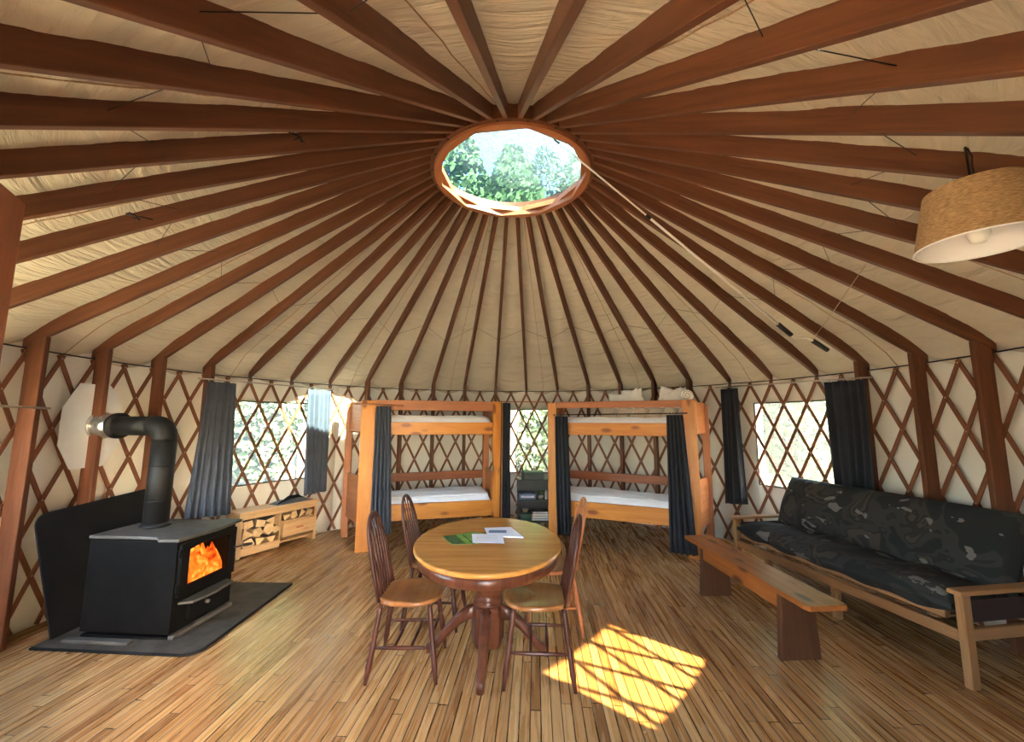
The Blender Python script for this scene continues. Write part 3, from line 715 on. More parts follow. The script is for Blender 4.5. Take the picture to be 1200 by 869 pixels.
x = MB(); x.box((0, -.101, .045), (.20, .004, .03)); x.build('white_band', 'paper', g)
pt = thing('potted_plant', 'small leafy plant in a pale pot on the middle shelf board', 'plant', SH+V(.10, -.06, .411)); x = MB(); x.lathe([(.03, 0), (.042, .05), (.044, .055)], n=14); x.build('pot', 'jar_pale', pt)
x = MB()
for i in range(9):
    a = i*2.4; e = V(math.cos(a)*.05, math.sin(a)*.05, .11+.02*(i % 3)); m_ = e*.6+V(0, 0, .02); s_ = V(-math.sin(a), math.cos(a), 0)*.018
    x.add([V(0, 0, .05), m_+s_, e, m_-s_], [(0, 1, 2, 3)])
x.build('leaves', 'leaf', pt, solid=.002)
jr = thing('jar', 'pale jar at the bunk side of the middle shelf board', 'jar', SH+V(.19, -.06, .411)); x = MB(); x.lathe([(.025, 0), (.03, .01), (.03, .10), (.022, .115)], n=14); x.build('jar_body', 'jar_pale', jr); x = MB(); x.lathe([(.025, .115), (.025, .135)], n=14); x.build('lid', 'book_grey', jr)
tn = bx('tin', 'tin_green', 'green tin on the lowest board of the black shelf', 'tin', (-.12, -.03, .111), (.16, .16, .07), lid='tin_green')
bw = thing('bowl', 'pale bowl sitting on the green tin in the black shelf', 'bowl', SH+V(-.13, -.04, .216)); x = MB(); x.lathe([(.02, 0), (.035, .01), (.052, .045), (.055, .05), (.048, .045), (.03, .015)], n=18); x.build('bowl_body', 'bowl_pale', bw); x = MB(); x.lathe([(.054, .048), (.057, .05), (.054, .053)], n=18); x.build('rim', 'jar_pale', bw)
z = .111
for i, (mt, h_, lb) in enumerate((('book_grey', .03, 'grey book at the bottom of the flat stack on black shelf'), ('book_tan', .035, 'tan book second from bottom in the flat stack on black shelf'), ('book_cream', .035, 'cream book third up in the flat stack on black shelf'), ('box_dark', .03, 'dark book lying topmost of the flat stack on black shelf'))):
    b = bx('book', mt, lb, 'book', (.09, -.02, z), (.26-.01*i, .20, h_), 'books lying flat on the black shelf'); x = MB(); x.box((.003, -.003, h_/2), (.25-.01*i, .198, h_*.6)); x.build('pages', 'paper', b); z += h_+.001

# ------------------------------------------------------------------ dining table
TC = V(-.155, -.555, 0)
tb = thing('dining_table', 'oval honey-oak pedestal dining table in the middle of the floor', 'table', TC)
AX, AY = .502, .66
def half(sg):
    b = MB(); prof = [(.965, .718), (.985, .722), (.998, .732), (1.0, .740), (.992, .748), (.975, .751)]; n = 40; vs = []; gc = []
    for (k, z) in prof:
        for i in range(n+1):
            a = PI*i/n; p = V(AX*k*math.cos(a), sg*(AY*k*math.sin(a)*1.0+.0012), z); vs.append(p); gc.append((p.x, p.y, p.z))
    fs = []; w = n+1
    for j in range(len(prof)-1):
        for i in range(n): fs.append((j*w+i, j*w+i+1, (j+1)*w+i+1, (j+1)*w+i) if sg > 0 else (j*w+i+1, j*w+i, (j+1)*w+i, (j+1)*w+i+1))
    fs.append(list(range(w)) if sg < 0 else list(range(w))[::-1]); q = (len(prof)-1)*w; fs.append([q+i for i in range(w)] if sg > 0 else [q+i for i in range(w)][::-1])
    b.add(vs, fs, False, gc); return b
half(1).build('tabletop', 'oak', tb, bevel=.001, seg=1); half(-1).build('tabletop', 'oak', tb, bevel=.001, seg=1)
x = MB(); x.lathe([(.93, .648), (.945, .652), (.945, .718), (.93, .718)], (0, 0, 0), None, 64, (AX, AY)); x.build('apron', 'pedestal', tb)
x = MB(); x.lathe([(.14, .652), (.14, .63), (.085, .62), (.078, .59), (.083, .575), (.095, .565), (.098, .55), (.088, .535), (.092, .52), (.102, .49), (.105, .45), (.098, .42), (.086, .40), (.094, .388), (.098, .378), (.090, .366), (.100, .356), (.104, .345), (.096, .335)], n=32); x.build('turned_column', 'pedestal', tb)
x = MB(); x.lathe([(.098, .335), (.112, .31), (.112, .12), (.095, .075), (.06, .065)], n=8); o = x.build('column_block', 'pedestal', tb, bevel=.006); [setattr(p, 'use_smooth', False) for p in o.data.polygons]
for k in range(4):
    a = D(-96+90*k)+.06; e = V(math.cos(a), math.sin(a), 0); s_ = V(-e.y, e.x, 0)
    prof = [(.07, .29, .085), (.14, .275, .08), (.22, .215, .075), (.30, .13, .07), (.35, .07, .065), (.385, .045, .06), (.41, .035, .058)]
    b = MB(); vs = []; gc = []
    for i, (r_, z, h) in enumerate(prof):
        w = .034-.002*i; hh2 = h*.55 if i < 5 else .032
        for (p, q) in ((-1, -.7), (-.6, -1), (.6, -1), (1, -.7), (1, .7), (.6, 1), (-.6, 1), (-1, .7)):
            vs.append(e*r_+s_*(p*w)+Zv*max(.002, z+q*hh2)); gc.append((r_, p*w, z))
    fs = [list(range(8))[::-1], [len(vs)-8+i for i in range(8)]]
    for i in range(len(prof)-1):
        for m_ in range(8): fs.append((i*8+m_, i*8+(m_+1) % 8, i*8+8+(m_+1) % 8, i*8+8+m_))
    b.add(vs, fs, True, gc); b.build('foot', 'pedestal', tb)
# papers
def sheet(name, label, cat, pts, z, mat, t_=.0015):
    c = sum((Vector((*p, 0)) for p in pts), V(0, 0, 0))/len(pts); r_ = thing(name, label, cat, (c.x, c.y, z))
    b = MB(); b.prism([V(p[0]-c.x, p[1]-c.y, 0) for p in pts], V(0, 0, t_)); b.build('cover' if 'booklet' in name or 'brochure' in name else 'page', mat, r_); return r_, c
b1, c1 = sheet('brochure', 'green printed brochure lying open on the oak table', 'brochure', [(-.39, -.69), (-.22, -.66), (-.20, -.40), (-.27, -.37), (-.485, -.50)], .7515, 'green')
x = MB(); x.prism([V(-.39-c1.x, -.688-c1.y, .0016), V(-.30-c1.x, -.672-c1.y, .0016), V(-.40-c1.x, -.455-c1.y, .0016), V(-.48-c1.x, -.50-c1.y, .0016)], V(0, 0, .0006)); x.build('printed_panel', 'brochure_dark', b1, label='darker green printed panel')
x = MB(); x.box((-.295-c1.x+.0, -.57-c1.y, .0022), (.008, .24, .0012), (V(.9, .42, 0), V(-.42, .9, 0), Zv)); x.build('fold', 'frameblack', b1)
b2, c2 = sheet('booklet', 'thick white booklet lying behind the loose sheet on the table', 'booklet', [(.088, -.535), (.0, -.26), (-.20, -.29), (-.16, -.50)], .7535, 'paper', .008)
x = MB(); x.box((-.03, .0, .0085), (.13, .07, .0006)); x.build('printed_block', 'game_blue', b2)
b3, c3 = sheet('paper_sheet', 'single white sheet in front of the booklet, overlapping green brochure', 'paper', [(-.255, -.685), (-.043, -.70), (-.06, -.475), (-.28, -.475)], .7635, 'paper')
x = MB()
for i in range(4): x.box((-.005, .05-.03*i, .0018), (.15, .006, .0004))
x.build('text_lines', 'book_grey', b3)

# ------------------------------------------------------------------ windsor chairs (local: sitter faces +x)
def chair(label, mats, loc, rz):
    ms, mf = mats
    root = thing('dining_chair', label, 'chair', loc, rz, 'bow-back chairs around the table')
    b = MB(); n = 36
    def out(a, k=1):
        x_, y_ = math.cos(a), math.sin(a)
        w = .205+.012*x_; e = 2.5
        q = (abs(x_)**e+abs(y_)**e)**(-1/e)
        return x_*q*.215*k, y_*q*w*k
    rings = [(.55, .432), (.92, .430), (.99, .438), (1.0, .450), (.97, .463), (.88, .464), (.6, .455), (.3, .452), (.02, .453)]
    vs, fs, gc = [], [], []
    for j, (k, z) in enumerate(rings):
        for i in range(n):
            x_, y_ = out(2*PI*i/n, k); zz_ = z+(.006*math.cos(3*y_/.2) if 4 < j < 8 and x_ > .05 else 0); vs.append((x_, y_, zz_)); gc.append((y_, x_, zz_))
    for j in range(len(rings)-1):
        for i in range(n): fs.append((j*n+i, j*n+(i+1) % n, (j+1)*n+(i+1) % n, (j+1)*n+i))
    fs += [list(range(n))[::-1], [(len(rings)-1)*n+i for i in range(n)]]
    b.add(vs, fs, True, gc); b.build('seat', ms, root)
    top = {}; bot = {}
    for sx in (-1, 1):
        for sy in (-1, 1):
            p, q = V(sx*.15-.005, sy*.145, .44), V(sx*(.215 if sx < 0 else .205), sy*.20, 0)
            top[sx, sy] = p; bot[sx, sy] = q
            ks = [(0, .012), (.12, .016), (.3, .0155), (.42, .019), (.46, .014), (.5, .019), (.62, .017), (.8, .019), (.86, .015), (1, .011)]
            t_ = MB(); t_.tube([p.lerp(q, k) for k, _ in ks], [r_ for _, r_ in ks], 10); t_.build('leg', mf, root)
    at = lambda s, k: top[s].lerp(bot[s], k)
    for sy in (-1, 1):
        p, q = at((-1, sy), .56), at((1, sy), .56); t_ = MB(); t_.tube([p, p.lerp(q, .3), p.lerp(q, .5), p.lerp(q, .7), q], [.008, .011, .013, .011, .008], 8); t_.build('stretcher', mf, root)
    for k in (.36, .64):
        p, q = at((-1, -1), .56).lerp(at((1, -1), .56), k), at((-1, 1), .56).lerp(at((1, 1), .56), k)
        t_ = MB(); t_.tube([p, p.lerp(q, .5), q], [.007, .011, .007], 8); t_.build('cross_stretcher', mf, root)
    for k in (.42,):
        p, q = at((1, -1), k), at((1, 1), k); t_ = MB(); t_.tube([p, p.lerp(q, .5), q], [.007, .011, .007], 8); t_.build('stretcher', mf, root)
    bk = lambda z: -.165-.115*max(0, (z-.45))/.5
    H = []
    for i in range(33):
        a = PI*i/32; y_ = .178*math.cos(a)
        if i in (0, 32): pass
        z = .45+.50*math.sin(a)**.62
        yy = y_*(1+.10*math.sin(a)) if abs(y_) > .05 else y_*1.1
        H.append(V(bk(z), yy*.93, z))
    t_ = MB(); t_.tube(H, .0145, 10, flat=.75); t_.build('back_hoop', mf, root)
    for i in range(6):
        f_ = (i-2.5)/2.5; yb, yt = f_*.115, f_*.135
        zt = .45+.50*max(0, (1-(yt/.178)**2))**.31-.004
        pts = [V(bk(.45), yb, .452)]+[V(bk(.45+(zt-.45)*k)+.006*math.sin(PI*k), yb+(yt-yb)*k, .45+(zt-.45)*k) for k in (.15, .3, .42, .55, .8, 1)]
        t_ = MB(); t_.tube(pts, [.007, .009, .013, .012, .008, .006, .005], 8, flat=.6); t_.build('spindle', mf, root)
    return root
dk = ('seat', 'darkwood')
chair('dark bow-back chair nearest the stove hearth, seat turned to the table', dk, (-.655, -.665, 0), D(1))
chair('dark bow-back chair at the far left of table, before the left bunk', dk, (-.60, -.04, 0), D(-3))
chair('dark bow-back chair beside the sunlit floor patch, back toward the bench', dk, (.175, -.725, 0), D(177))
chair('sunlit-toned bow-back chair half hidden behind the one by the sunlit patch', ('sunlitchair', 'sunlitchair'), (.31, -.13, 0), D(181))

# ------------------------------------------------------------------ wood stove and hearth
pad = [(-2.10, .63), (-3.33, .66), (-3.30, -.50), (-2.16, -.575)]
P_ = [V(-2.10, .62, 0), V(-3.32, .66, 0), V(-3.28, -.51, 0), V(-2.20, -.585, 0)]
for i in range(6):
    a = -PI/2+PI/2*(i+.5)/6; P_.append(V(-2.20+.10*math.cos(a), -.485+.10*math.sin(a), 0))
pr_ = thing('hearth_pad', 'flat grey-black hearth pad on the floor under the wood stove', 'hearth pad'); x = MB(); x.prism([p+Zv*.001 for p in P_], V(0, 0, .018)); x.build('pad_slab', 'pad', pr_, bevel=.003)
x = MB(); q = [p+Zv*.010 for p in P_]; x.tube(q+[q[0]], .0105, 6); x.build('edge_trim', 'board', pr_)
hs = thing('heat_shield', 'black rounded heat shield panel leaning on the wall behind the stove', 'heat shield')
a0, a1, t0, t1 = V(-3.245, -.42, .02), V(-3.22, .50, .02), V(-3.40, -.50, .885), V(-3.38, .42, .935)
nrm = (a1-a0).cross(t0-a0).normalized()
ol = [a0, a1, t1]
for i in range(7):
    k = i/6*PI/2; cx, cz = .09*(1-math.sin(k)), .09*(1-math.cos(k)); e1 = (t1-t0).normalized(); e2 = (a0-t0).normalized()
    ol.append(t0+e1*cx+e2*cz)
x = MB(); x.prism(ol, nrm*-.012); x.build('panel', 'board', hs, bevel=.003)
for k in (.25, .8):
    x = MB(); p = a0.lerp(a1, k); x.box((p.x+.012, p.y, .030), (.05, .05, .02)); x.build('foot', 'iron', hs)
S = thing('wood_stove', 'black cast wood stove with glass door and fire burning inside', 'stove', (-2.745, -.115, 0), D(-4))
def pc(nm, mat, c, d, bev=.006, **k): x = MB(); x.box(c, d); return x.build(nm, mat, S, bevel=bev, **k)
z0, z1 = .055, .69; fx, bxk, hy = .335, -.335, .285
pc('side_panel', 'iron', ((fx+bxk)/2, -hy+.01, (z0+z1)/2), (fx-bxk, .02, z1-z0)); pc('side_panel', 'iron', ((fx+bxk)/2, hy-.01, (z0+z1)/2), (fx-bxk, .02, z1-z0))
pc('back_panel', 'iron', (bxk+.01, 0, (z0+z1)/2), (.02, 2*hy-.045, z1-z0)); pc('firebox_floor', 'iron', ((fx+bxk)/2, 0, z0+.02), (fx-bxk-.045, 2*hy-.045, .02))
z0 = .20
x = MB()
poly = [V(bxk-.03, -hy+.015, .692), V(fx-.16, -hy+.015, .692), V(fx-.10, -hy-.04, .692), V(fx+.05, -hy-.03, .692), V(fx+.085, 0, .692), V(fx+.05, hy+.03, .692), V(fx-.10, hy+.04, .692), V(fx-.16, hy-.015, .692), V(bxk-.03, hy-.015, .692)]
x.prism(poly, V(0, 0, .022)); x.build('top_plate', 'iron_top', S, bevel=.004)
pc('firebox_floor', 'iron', (.0, 0, .20), (.60, .50, .03)); pc('base_plate', 'iron', (.0, 0, .027), (.66, .56, .016))
pc('base_rail', 'iron_top', (-.12, -.345, .030), (.50, .05, .022)); pc('base_rail', 'iron_top', (.36, .0, .034), (.045, .56, .03))
# front frame and arched door
def arch(y0, y1, zb, zt, rise, n=12): return [V(0, y0, zb), V(0, y1, zb)]+[V(0, y1+(y0-y1)*i/n, zt+rise*math.sin(PI*i/n)) for i in range(n+1)]
def frame(nm, mat, xo, th, outer, inner, par):
    n = len(outer); b = MB(); vs = [p+V(xo, 0, 0) for p in outer]+[p+V(xo, 0, 0) for p in inner]+[p+V(xo+th, 0, 0) for p in outer]+[p+V(xo+th, 0, 0) for p in inner]
    fs = []
    for i in range(n):
        j = (i+1) % n
        fs += [(i, n+i, n+j, j), (2*n+i, 2*n+j, 3*n+j, 3*n+i), (i, j, 2*n+j, 2*n+i), (n+i, 3*n+i, 3*n+j, n+j)]
    b.add(vs, fs); return b.build(nm, mat, par, bevel=.003)
frame('front_frame', 'iron', fx-.005, .02, arch(-hy, hy, .055, z1-.005, 0), arch(-hy+.07, hy-.07, z0+.11, z1-.10, .03), S)
door = frame('door', 'iron', fx+.017, .028, arch(-hy+.015, hy-.015, .295, .66, .045), arch(-.198, .198, .36, .615, .03), S)
x = MB(); x.add([p+V(fx+.030, 0, 0) for p in arch(-.198, .198, .36, .615, .03)], [list(range(15))]); x.build('door_glass', 'stoveglass', door)
x = MB(); x.tube([V(fx+.03, hy-.04, .50), V(fx+.07, hy-.03, .50), V(fx+.085, hy+.03, .497), V(fx+.10, hy+.10, .49)], .007, 8)
x.tube([V(fx+.085, hy+.03, .497), V(fx+.10, hy+.10, .49)], .013, 10); x.build('handle', 'blackmetal', door)
for z in (.36, .60):
    x = MB(); x.tube([V(fx+.035, -hy+.01, z-.03), V(fx+.035, -hy+.01, z+.03)], .012, 10); x.build('hinge', 'iron', door)
x = MB(); x.prism([V(fx, -.24, .235), V(fx+.10, -.20, .235), V(fx+.125, 0, .235), V(fx+.10, .20, .235), V(fx, .24, .235)], V(0, 0, .018)); x.build('ash_lip', 'iron_top', S, bevel=.003)
pc('ash_drawer', 'iron', (fx-.01, 0, .155), (.10, .30, .11))
x = MB(); x.lathe([(.012, 0), (.014, .02), (.006, .025)], (fx+.04, 0, .17), (V(0, 1, 0), Zv, V(1, 0, 0)), 12); x.build('drawer_knob', 'chrome', S)
pc('ember_bed', 'fire', (.10, 0, z0+.055), (.36, .42, .04), .01)
x = MB(); x.tube([V(.05, -.19, .30), V(.12, .18, .31)], [.055, .05], 10); x.build('burning_log', 'ashwood', S)
x = MB(); x.tube([V(.20, -.17, .29), V(.19, .19, .30)], [.045, .05], 10); x.build('burning_log', 'ashwood', S)
random.seed(3)
for i in range(22):
    y_ = -.22+.021*i; h_ = random.uniform(.22, .36)*(1 if i % 2 else .8); xx = .16+.07*(i % 2)+.04*random.random()
    prof = [(.02, 0), (.050, .06), (.046, .13), (.030, .20), (.014, .25), (.002, .29)]
    sw = random.uniform(-.03, .03); x = MB(); x.tube([V(xx, y_+sw*math.sin(z_/.29*2.5), .26+z_*h_/.28) for r_, z_ in prof], [r_*1.15 for r_, z_ in prof], 10, flat=.7); x.build('flame', 'fire', S)

# stovepipe
SP = thing('stovepipe', 'black stovepipe rising from the stove and elbowing into the wall', 'stovepipe', (-2.875, -.085, .716))
zt = 1.515-.716; pw = V(-3.60, .06, 1.515)-V(-2.875, -.085, .716); hd = V(pw.x, pw.y, 0).normalized()
x = MB(); x.lathe([(.105, 0), (.105, .012), (.094, .02), (.090, .03)], n=28); x.build('collar', 'pipe', SP)
x = MB(); x.tube([V(0, 0, .01), V(0, 0, zt-.10)], .086, 28); x.build('upright_pipe', 'pipe', SP)
pts = [V(0, 0, zt-.12)]
for i in range(5):
    a = PI/2*i/4; pts.append(V(0, 0, zt-.10)+hd*(.10*(1-math.cos(a)))+Zv*(.10*math.sin(a)))
x = MB(); x.tube(pts+[V(0, 0, zt)+hd*.12], .087, 28); x.build('elbow', 'pipe', SP)
Lh = V(pw.x, pw.y, 0).length
x = MB(); x.tube([V(0, 0, zt)+hd*.10, V(0, 0, zt)+hd*(Lh-.22)], .080, 28); x.build('level_pipe', 'pipe', SP)
x = MB(); x.tube([V(0, 0, zt)+hd*(Lh-.26), V(0, 0, zt)+hd*(Lh-.23)], .109, 28); x.build('collar', 'pipe', SP)
x = MB(); x.tube([V(0, 0, zt)+hd*(Lh-.23), V(0, 0, zt)+hd*(Lh+.01)], .104, 28); x.build('silver_sleeve', 'silver', SP, label='shiny silver sleeve')
for z in (.20, .48):
    x = MB(); x.lathe([(.0865, z-.006), (.089, z), (.0865, z+.006)], n=28); x.build('joint', 'pipe', SP)
tp = thing('wall_thimble', 'pale eight-sided metal plate where the stovepipe meets the wall', 'thimble plate', pol(D(-90.2), 3.566, 1.515))
tv = V(0, 1, 0); x = MB(); x.prism([tv*a+Zv*b for a, b in ((.25, -.17), (.25, .17), (.12, .35), (-.14, .35), (-.25, .15), (-.25, -.15), (-.14, -.35), (.12, -.35))], V(.006, 0, 0)); x.build('plate', 'whitemetal', tp)
x = MB(); x.lathe([(.125, 0), (.122, .012), (.10, .016)], (.006, .065, 0), (V(0, 1, 0), Zv, V(1, 0, 0)), 28); x.build('trim_ring', 'silver', tp)

# ------------------------------------------------------------------ firewood box
u_ = V(.468, .884, 0).normalized(); n_ = V(.884, -.468, 0).normalized()      # along the front, and into the room
FB = V(-3.116, 1.32, 0)+n_*.03; BL = 1.00
fb = thing('firewood_box', 'low pine firewood box under the window beyond the stove', 'firewood box', FB, math.atan2(u_.y, u_.x))
# local: x along the front, +y = towards the wall
def fp(nm, mat, c, d, par=fb): x = MB(); x.box(c, d); return x.build(nm, mat, par, bevel=.004)
DP = .27
fp('top_board', 'boxwood', (BL/2, DP/2-.01, .498), (BL+.03, DP+.03, .03)); fp('front_rail', 'boxwood', (BL/2, .012, .452), (BL-.07, .022, .06))
for x_ in (.02, BL-.02): fp('side_panel', 'boxwood', (x_, DP/2, .241), (.04, DP, .48))
fp('bottom_board', 'boxwood', (BL/2, DP/2, .07), (BL-.08, DP-.02, .025)); fp('kick_board', 'boxwood', (.27, .012, .065), (.46, .02, .09))
fp('shelf_board', 'boxwood', (.735, DP/2, .305), (.45, DP-.02, .02)); fp('divider', 'boxwood', (.50, DP/2, .26), (.02, DP-.02, .36))
dw = fp('drawer', 'boxwood', (.735, -.02, .215), (.44, .03, .17)); fp('back_panel', 'boxwood', (BL/2, DP-.006, .28), (BL-.08, .012, .40))
x = MB(); x.box((.735, -.038, .215), (.09, .012, .02)); x.build('pull', 'redwood', dw)
random.seed(11)
def log(label, x_, z, r_, group, sides):
    p = FB+u_*x_+n_*(-.012); root = thing('firewood_log', label, 'firewood', (p.x, p.y, z), math.atan2(u_.y, u_.x), group)
    a0 = random.uniform(0, 6); nn = random.choice((3, 4, 4, 5)); rx, rz_ = r_*random.uniform(.95, 1.25), r_*random.uniform(.8, 1.05)
    pol_ = [(rx*(.8+.35*random.random())*math.cos(a0+2*PI*(i+.25*random.random())/nn), rz_*(.8+.3*random.random())*math.sin(a0+2*PI*(i+.25*random.random())/nn)) for i in range(nn)]
    zmin = min(q[1] for q in pol_); L = .21
    b = MB(); b.prism([V(q[0], 0, q[1]-zmin) for q in pol_], V(0, L, 0)); b.build('split_wood', 'log', root, bevel=.005)
    e = max(range(nn), key=lambda i: pol_[i][1]-abs(pol_[i][0])*.3)
    q, w = pol_[e], pol_[(e+1) % nn]; b = MB(); b.add([V(q[0]*1.02, .003, q[1]-zmin+.002), V(w[0]*1.02, .003, w[1]-zmin+.002), V(w[0]*1.02, L-.003, w[1]-zmin+.002), V(q[0]*1.02, L-.003, q[1]-zmin+.002)], [(0, 1, 2, 3)]); b.build('bark', 'bark', root, solid=.005)
for row, (z, xs_, r_) in enumerate(((.084, (.125, .255, .385), .062), (.192, (.11, .23, .345, .45), .062), (.300, (.12, .25, .38), .060))):
    for i, x_ in enumerate(xs_):
        nm = ['bottom', 'middle', 'top'][row]
        log('split pale firewood log in the %s layer of the open bay of box' % nm, x_+random.uniform(-.01, .01), z, r_*1.12, 'firewood in the %s layer of the open bay' % nm, 4)
for i, x_ in enumerate((.575, .68, .79, .895)):
    log('split pale firewood log on the shelf above the box drawer', x_, .316, .058, 'firewood on the shelf above the drawer', 4)
cb_ = thing('cloth_bundle', 'crumpled dark cloth bundle lying on top of the firewood box', 'cloth', FB+u_*.70-n_*.12+Zv*.514, math.atan2(u_.y, u_.x))
def rumple(u, v):
    a, b = 2*u-1, 2*v-1; k = max(0, (1-abs(a)**3)*(1-abs(b)**3)); return V(a*.24, b*.10, .002+k*(.035+.035*noise.noise(V(a*5, b*5, 2))))
x = MB(); x.grid(rumple, 30, 16); x.build('cloth_folds', 'iron_top', cb_, solid=.004)
x = MB(); x.tube([V(-.22, -.06, .01), V(-.05, -.02, .065), V(.10, .02, .06), V(.22, .05, .012)], [.01, .022, .02, .01], 8); x.build('strap', 'board', cb_)

# ------------------------------------------------------------------ bench
bn = thing('bench', 'long low orange plank bench standing before the futon', 'bench', (1.90, -.068, 0), D(3.6))
x = MB(); x.prism([V(-.125, -.80, .418), V(.115, -.80, .418), V(.13, -.76, .418), V(.13, .78, .418), V(-.13, .78, .418), V(-.14, -.76, .418)], V(0, 0, .034)); x.build('seat_plank', 'bench', bn, bevel=.006)
for y_ in (-.535, .47):
    x = MB(); x.prism([V(-.115, y_-.0, .417), V(.115, y_-.0, .417), V(.14, y_, .001), V(-.14, y_, .001)], V(0, .045, 0)); x.build('leg', 'benchshade', bn, bevel=.005, label='upright plank leg darkened as in shade')
x = MB(); x.box((-.10, -.01, .365), (.022, 1.02, .10)); x.build('apron', 'bench', bn, bevel=.003)

# ------------------------------------------------------------------ futon
fu = V(-.158, .987, 0); FO = V(2.72, -.89, 0)
ft = thing('futon', 'long futon couch with camouflage mattress and pale wooden frame along the wall', 'futon', FO, math.atan2(fu.y, fu.x))
# local: x = along its length (towards the bunks), y negative = towards the wall
FL = 1.97
def fbx(nm, c, d, par=ft, mat='futonwood', ax=None): x = MB(); x.box(c, d, ax); return x.build(nm, mat, par, bevel=.006)
for x_ in (0.0, FL):
    arm = fbx('armrest', (x_, -.40, .545), (.075, .86, .028))
    fbx('front_leg', (x_, -.03, .266), (.045, .062, .53)); fbx('rear_leg', (x_, -.74, .266), (.045, .062, .53))
    fbx('arm_rail', (x_, -.385, .30), (.03, .65, .07))
    fbx('arm_panel', (x_, -.385, .43), (.012, .65, .13), mat='maroon')
fbx('front_rail', (FL/2, -.02, .285), (FL-.05, .03, .07)); fbx('seat_rail', (FL/2+.02, -.05, .375), (FL-.16, .045, .05)); fbx('back_rail', (FL/2, -.74, .30), (FL-.05, .03, .08))
for i in range(2): fbx('support_leg', (.88+.7*i, -.06, .15), (.05, .05, .30))
for i in range(9): fbx('deck_slat', (.2+.195*i, -.39, .325), (.06, .66, .018))
def cushion(nm, O, ex, ey, L, Wd, T, seed, par=ft):
    """rounded quilted slab: O corner, ex along the length, ey across, thickness along ex x ey"""
    ez = ex.cross(ey).normalized()
    def P(u, v, s):
        a, b = 2*u-1, 2*v-1; k = max(0, 1-abs(a)**10)**.5*max(0, 1-abs(b)**6)**.5
        lump = .022*noise.noise(V(u*7, v*3, seed))+.014*math.cos(u*PI*10)*math.cos(v*PI*2)
        return O+ex*(u*L)+ey*(v*Wd)+ez*(s*T/2*(.15+.85*k)+s*lump*k)
    b = MB(); b.grid(lambda u, v: P(u, v, 1), 72, 24); b.grid(lambda u, v: P(1-u, v, -1), 72, 24)
    b.grid(lambda u, v: P(u, 0, 1-2*v), 72, 2); b.grid(lambda u, v: P(1-u, 1, 1-2*v), 72, 2); b.grid(lambda u, v: P(0, 1-u, 1-2*v), 24, 2); b.grid(lambda u, v: P(1, u, 1-2*v), 24, 2)
    return b.build(nm, 'camo', par)
cushion('seat_mattress', V(.04, .0, .445), V(1, 0, 0), V(0, -1, -.06).normalized(), FL-.08, .68, -.20, 3)
cushion('back_mattress', V(.04, -.50, .46), V(1, 0, 0), V(0, -.42, .91).normalized(), FL-.08, .55, -.20, 6)
for i in range(5): fbx('back_slat', (.2+.39*i, -.715, .66), (.06, .02, .56), ax=(V(1, 0, 0), V(0, .91, .42), V(0, -.42, .91)))

# ------------------------------------------------------------------ tall cabinet at the edge of the view
tc_ = thing('tall_cabinet', 'tall reddish-brown wooden cabinet side cut off at the edge of view above the stove', 'cabinet')
q0, q1 = V(-1.448, -2.37, 0), V(-1.33, -2.58, 0); e = (q1-q0).normalized(); nn_ = V(-abs(e.y), -abs(e.x), 0).normalized()
w3 = V(-.87, -.49, 0).normalized()
x = MB(); x.prism([q0+Zv*.002, q0+e*.34+Zv*.002, q0+e*.34+Zv*2.2, q0+Zv*2.2], w3*.03); x.build('side_panel', 'cabinetwood', tc_, bevel=.003)
x = MB(); x.prism([q0+w3*.032+Zv*.06, q0+w3*.40+Zv*.06, q0+w3*.40+e*.32+Zv*.06, q0+w3*.032+e*.32+Zv*.06], V(0, 0, 2.12)); x.build('carcass', 'cabinetwood', tc_, bevel=.003)
x = MB(); p = q0-e*.022; x.prism([p+w3*.03+Zv*.08, p+w3*.39+Zv*.08, p+w3*.39+Zv*2.14, p+w3*.03+Zv*2.14], e*.020); dr_ = x.build('door', 'cabinetwood', tc_, bevel=.003)
x = MB(); x.tube([p+w3*.08-e*.002+Zv*1.0, p+w3*.08-e*.03+Zv*1.02, p+w3*.08-e*.03+Zv*1.12, p+w3*.08-e*.002+Zv*1.14], .006, 8); x.build('handle', 'chrome', dr_)

# ------------------------------------------------------------------ outside: ground and trees
x = MB(); n = 64; x.add([pol(2*PI*k/n, 60, -.45) for k in range(n)], [list(range(n))[::-1]]); struct(x.build('ground', 'ground'))
random.seed(21)
def make_tree(seed, h, cr, base):
    random.seed(seed)
    t_ = MB(); pts = [V(.12*math.sin(i*1.3+seed), .12*math.cos(i*1.7+seed), h*i/8) for i in range(9)]; t_.tube(pts, [.17-.016*i for i in range(9)], 9)
    for i in range(7):
        z = h*(base+.08*i); a = i*2.4+seed; t_.tube([V(0, 0, z), V(math.cos(a)*cr*.5, math.sin(a)*cr*.5, z+.5), V(math.cos(a)*cr*.85, math.sin(a)*cr*.85, z+.7)], [.05, .03, .012], 6)
    f_ = MB(); vs, fs = [], []
    for i in range(2600):
        z = random.uniform(base, 1.03); k = math.sin(PI*min(1, max(.04, (1.06-z)/(1.10-base))))**.6*cr; a = random.uniform(0, 2*PI); r_ = k*random.uniform(.25, 1)**.6
        c = V(r_*math.cos(a), r_*math.sin(a), z*h); d1 = V(random.gauss(0, 1), random.gauss(0, 1), random.gauss(0, 1)).normalized()*.14; d2 = d1.orthogonal().normalized()*.09
        o = len(vs); vs += [c-d1, c+d2, c+d1, c-d2]; fs.append((o, o+1, o+2, o+3))
    f_.add(vs, fs); return t_, f_
protos = []
spots = []
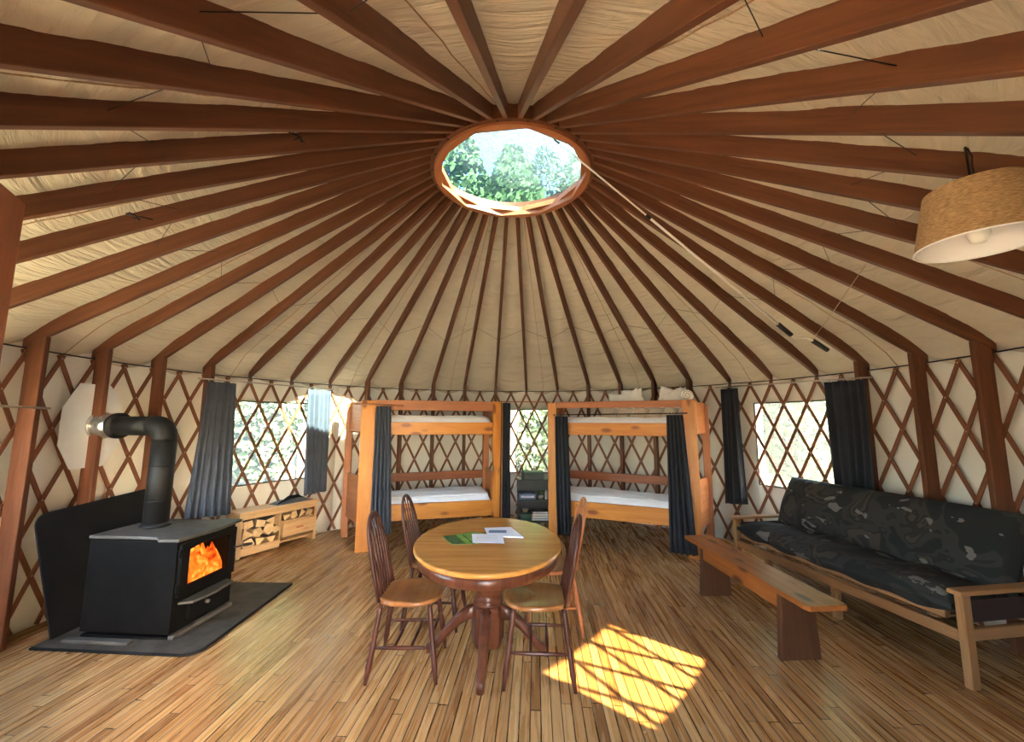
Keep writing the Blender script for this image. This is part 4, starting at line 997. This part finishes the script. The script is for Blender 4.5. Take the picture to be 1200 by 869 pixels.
def grove(x0, x1, depths, kinds):          # x0..x1: sideways run per metre of depth seen through that window
    for i_, d_ in enumerate(depths):
        x_ = (x0+(x1-x0)*((i_*.381+.12) % 1))*d_; y_ = d_-3.5
        spots.append((math.degrees(math.atan2(x_, y_)), math.hypot(x_, y_), kinds[i_ % len(kinds)]))
grove(-.74, -.48, (9.5, 10.8, 12, 12.8, 13.6, 14.5, 15.3, 16.2, 17, 18, 19, 20, 21, 22.5, 24, 26), (1, 3, 0, 3, 2, 3, 3))
grove(-.01, .10, (11.5, 13, 14.6, 16, 17.5, 19, 21, 23), (0, 3, 1, 3, 2, 3))
grove(.57, .84, (9.5, 10.6, 11.8, 12.6, 13.4, 14.3, 15.2, 16, 17, 18, 19, 20, 21, 22.5, 24, 26), (2, 3, 1, 3, 0, 3, 3))
spots += [(-20, 11, 1), (-15, 12.5, 0), (-10, 10.5, 1), (-5, 13, 1), (0, 11, 1), (13, 11.5, 1), (18, 12.6, 1), (8, 14.5, 1), (-24, 13.5, 1), (23, 13.5, 1), (112.5, 9.6, 2)]+[(math.degrees(math.atan2(3.3+.74*t_, 1.4-.67*t_)), math.hypot(3.3+.74*t_, 1.4-.67*t_), v_) for t_, v_ in ((6.6, 2), (10.5, 0))]  # last ones are unseen trees added to keep sun off the bunk end
spots += [(math.degrees(math.atan2(.74*t_, -3.66-.67*t_)), math.hypot(.74*t_, -3.66-.67*t_), v_) for t_, v_ in ((9, 1), (11, 0), (13, 1))]  # unseen trees added to keep direct sun out of the doorway
for i, (a, r_, vv) in enumerate(spots):
    lb, gp = (('tree outside the window behind the firewood box', 'trees outside the firewood box window') if a < -25 else
              ('tree outside the futon window', 'trees outside the futon window') if 25 < a < 100 else ('unseen tree added outside beyond the camouflage futon wall to block the sun', 'unseen trees added to block the sun') if a > 100 else ('tall tree outside beyond the middle window, reaching above the roof', 'trees beyond the middle window'))
    p = pol(D(a), r_, -.45)
    if len(protos) <= vv and not any(q[0] == vv for q in protos):
        pass
    pr0 = next((q[1] for q in protos if q[0] == vv), None)
    if pr0 is None:
        tr = thing('tree', lb, 'tree', p, i*1.1, gp); t_, f_ = make_tree(40+vv, (9.5, 12, 10.5, 5.2)[vv], (1.35, 1.2, 1.5, 1.25)[vv], (.30, .36, .28, .10)[vv])
        t_.build('trunk', 'trunk', tr); f_.build('crown', 'foliage', tr); protos.append((vv, tr))
    else: dup(pr0, p, i*1.1, lb, gp)

# ------------------------------------------------------------------ light: sky and sun
w = bpy.data.worlds.new('world'); scene.world = w; w.use_nodes = True; t = w.node_tree
bg = t.nodes['Background']; sk = t.nodes.new('ShaderNodeTexSky'); sk.sky_type = 'NISHITA'; sk.sun_disc = False; sk.sun_elevation = D(29); sk.sun_rotation = D(132.2); sk.air_density = 1.2; sk.dust_density = 2.0
t.links.new(sk.outputs[0], bg.inputs[0]); bg.inputs[1].default_value = 1.6
ld = bpy.data.lights.new('sun', 'SUN'); ld.energy = 160; ld.angle = D(.6); ld.color = (1, .86, .62); so = bpy.data.objects.new('sun', ld); COL.objects.link(so)
el = D(31.5); sd = V(.74*math.cos(el), -.67*math.cos(el), math.sin(el)).normalized(); so.rotation_euler = sd.to_track_quat('Z', 'Y').to_euler()
vs_ = scene.view_settings; vs_.view_transform = 'Standard'; vs_.look = 'None'; vs_.gamma = 1; vs_.use_curve_mapping = False; vs_.exposure = 2.96
cy = scene.cycles; cy.max_bounces = 14; cy.diffuse_bounces = 10; cy.glossy_bounces = 4; cy.transparent_max_bounces = 12; cy.use_denoising = True; cy.sample_clamp_indirect = 20
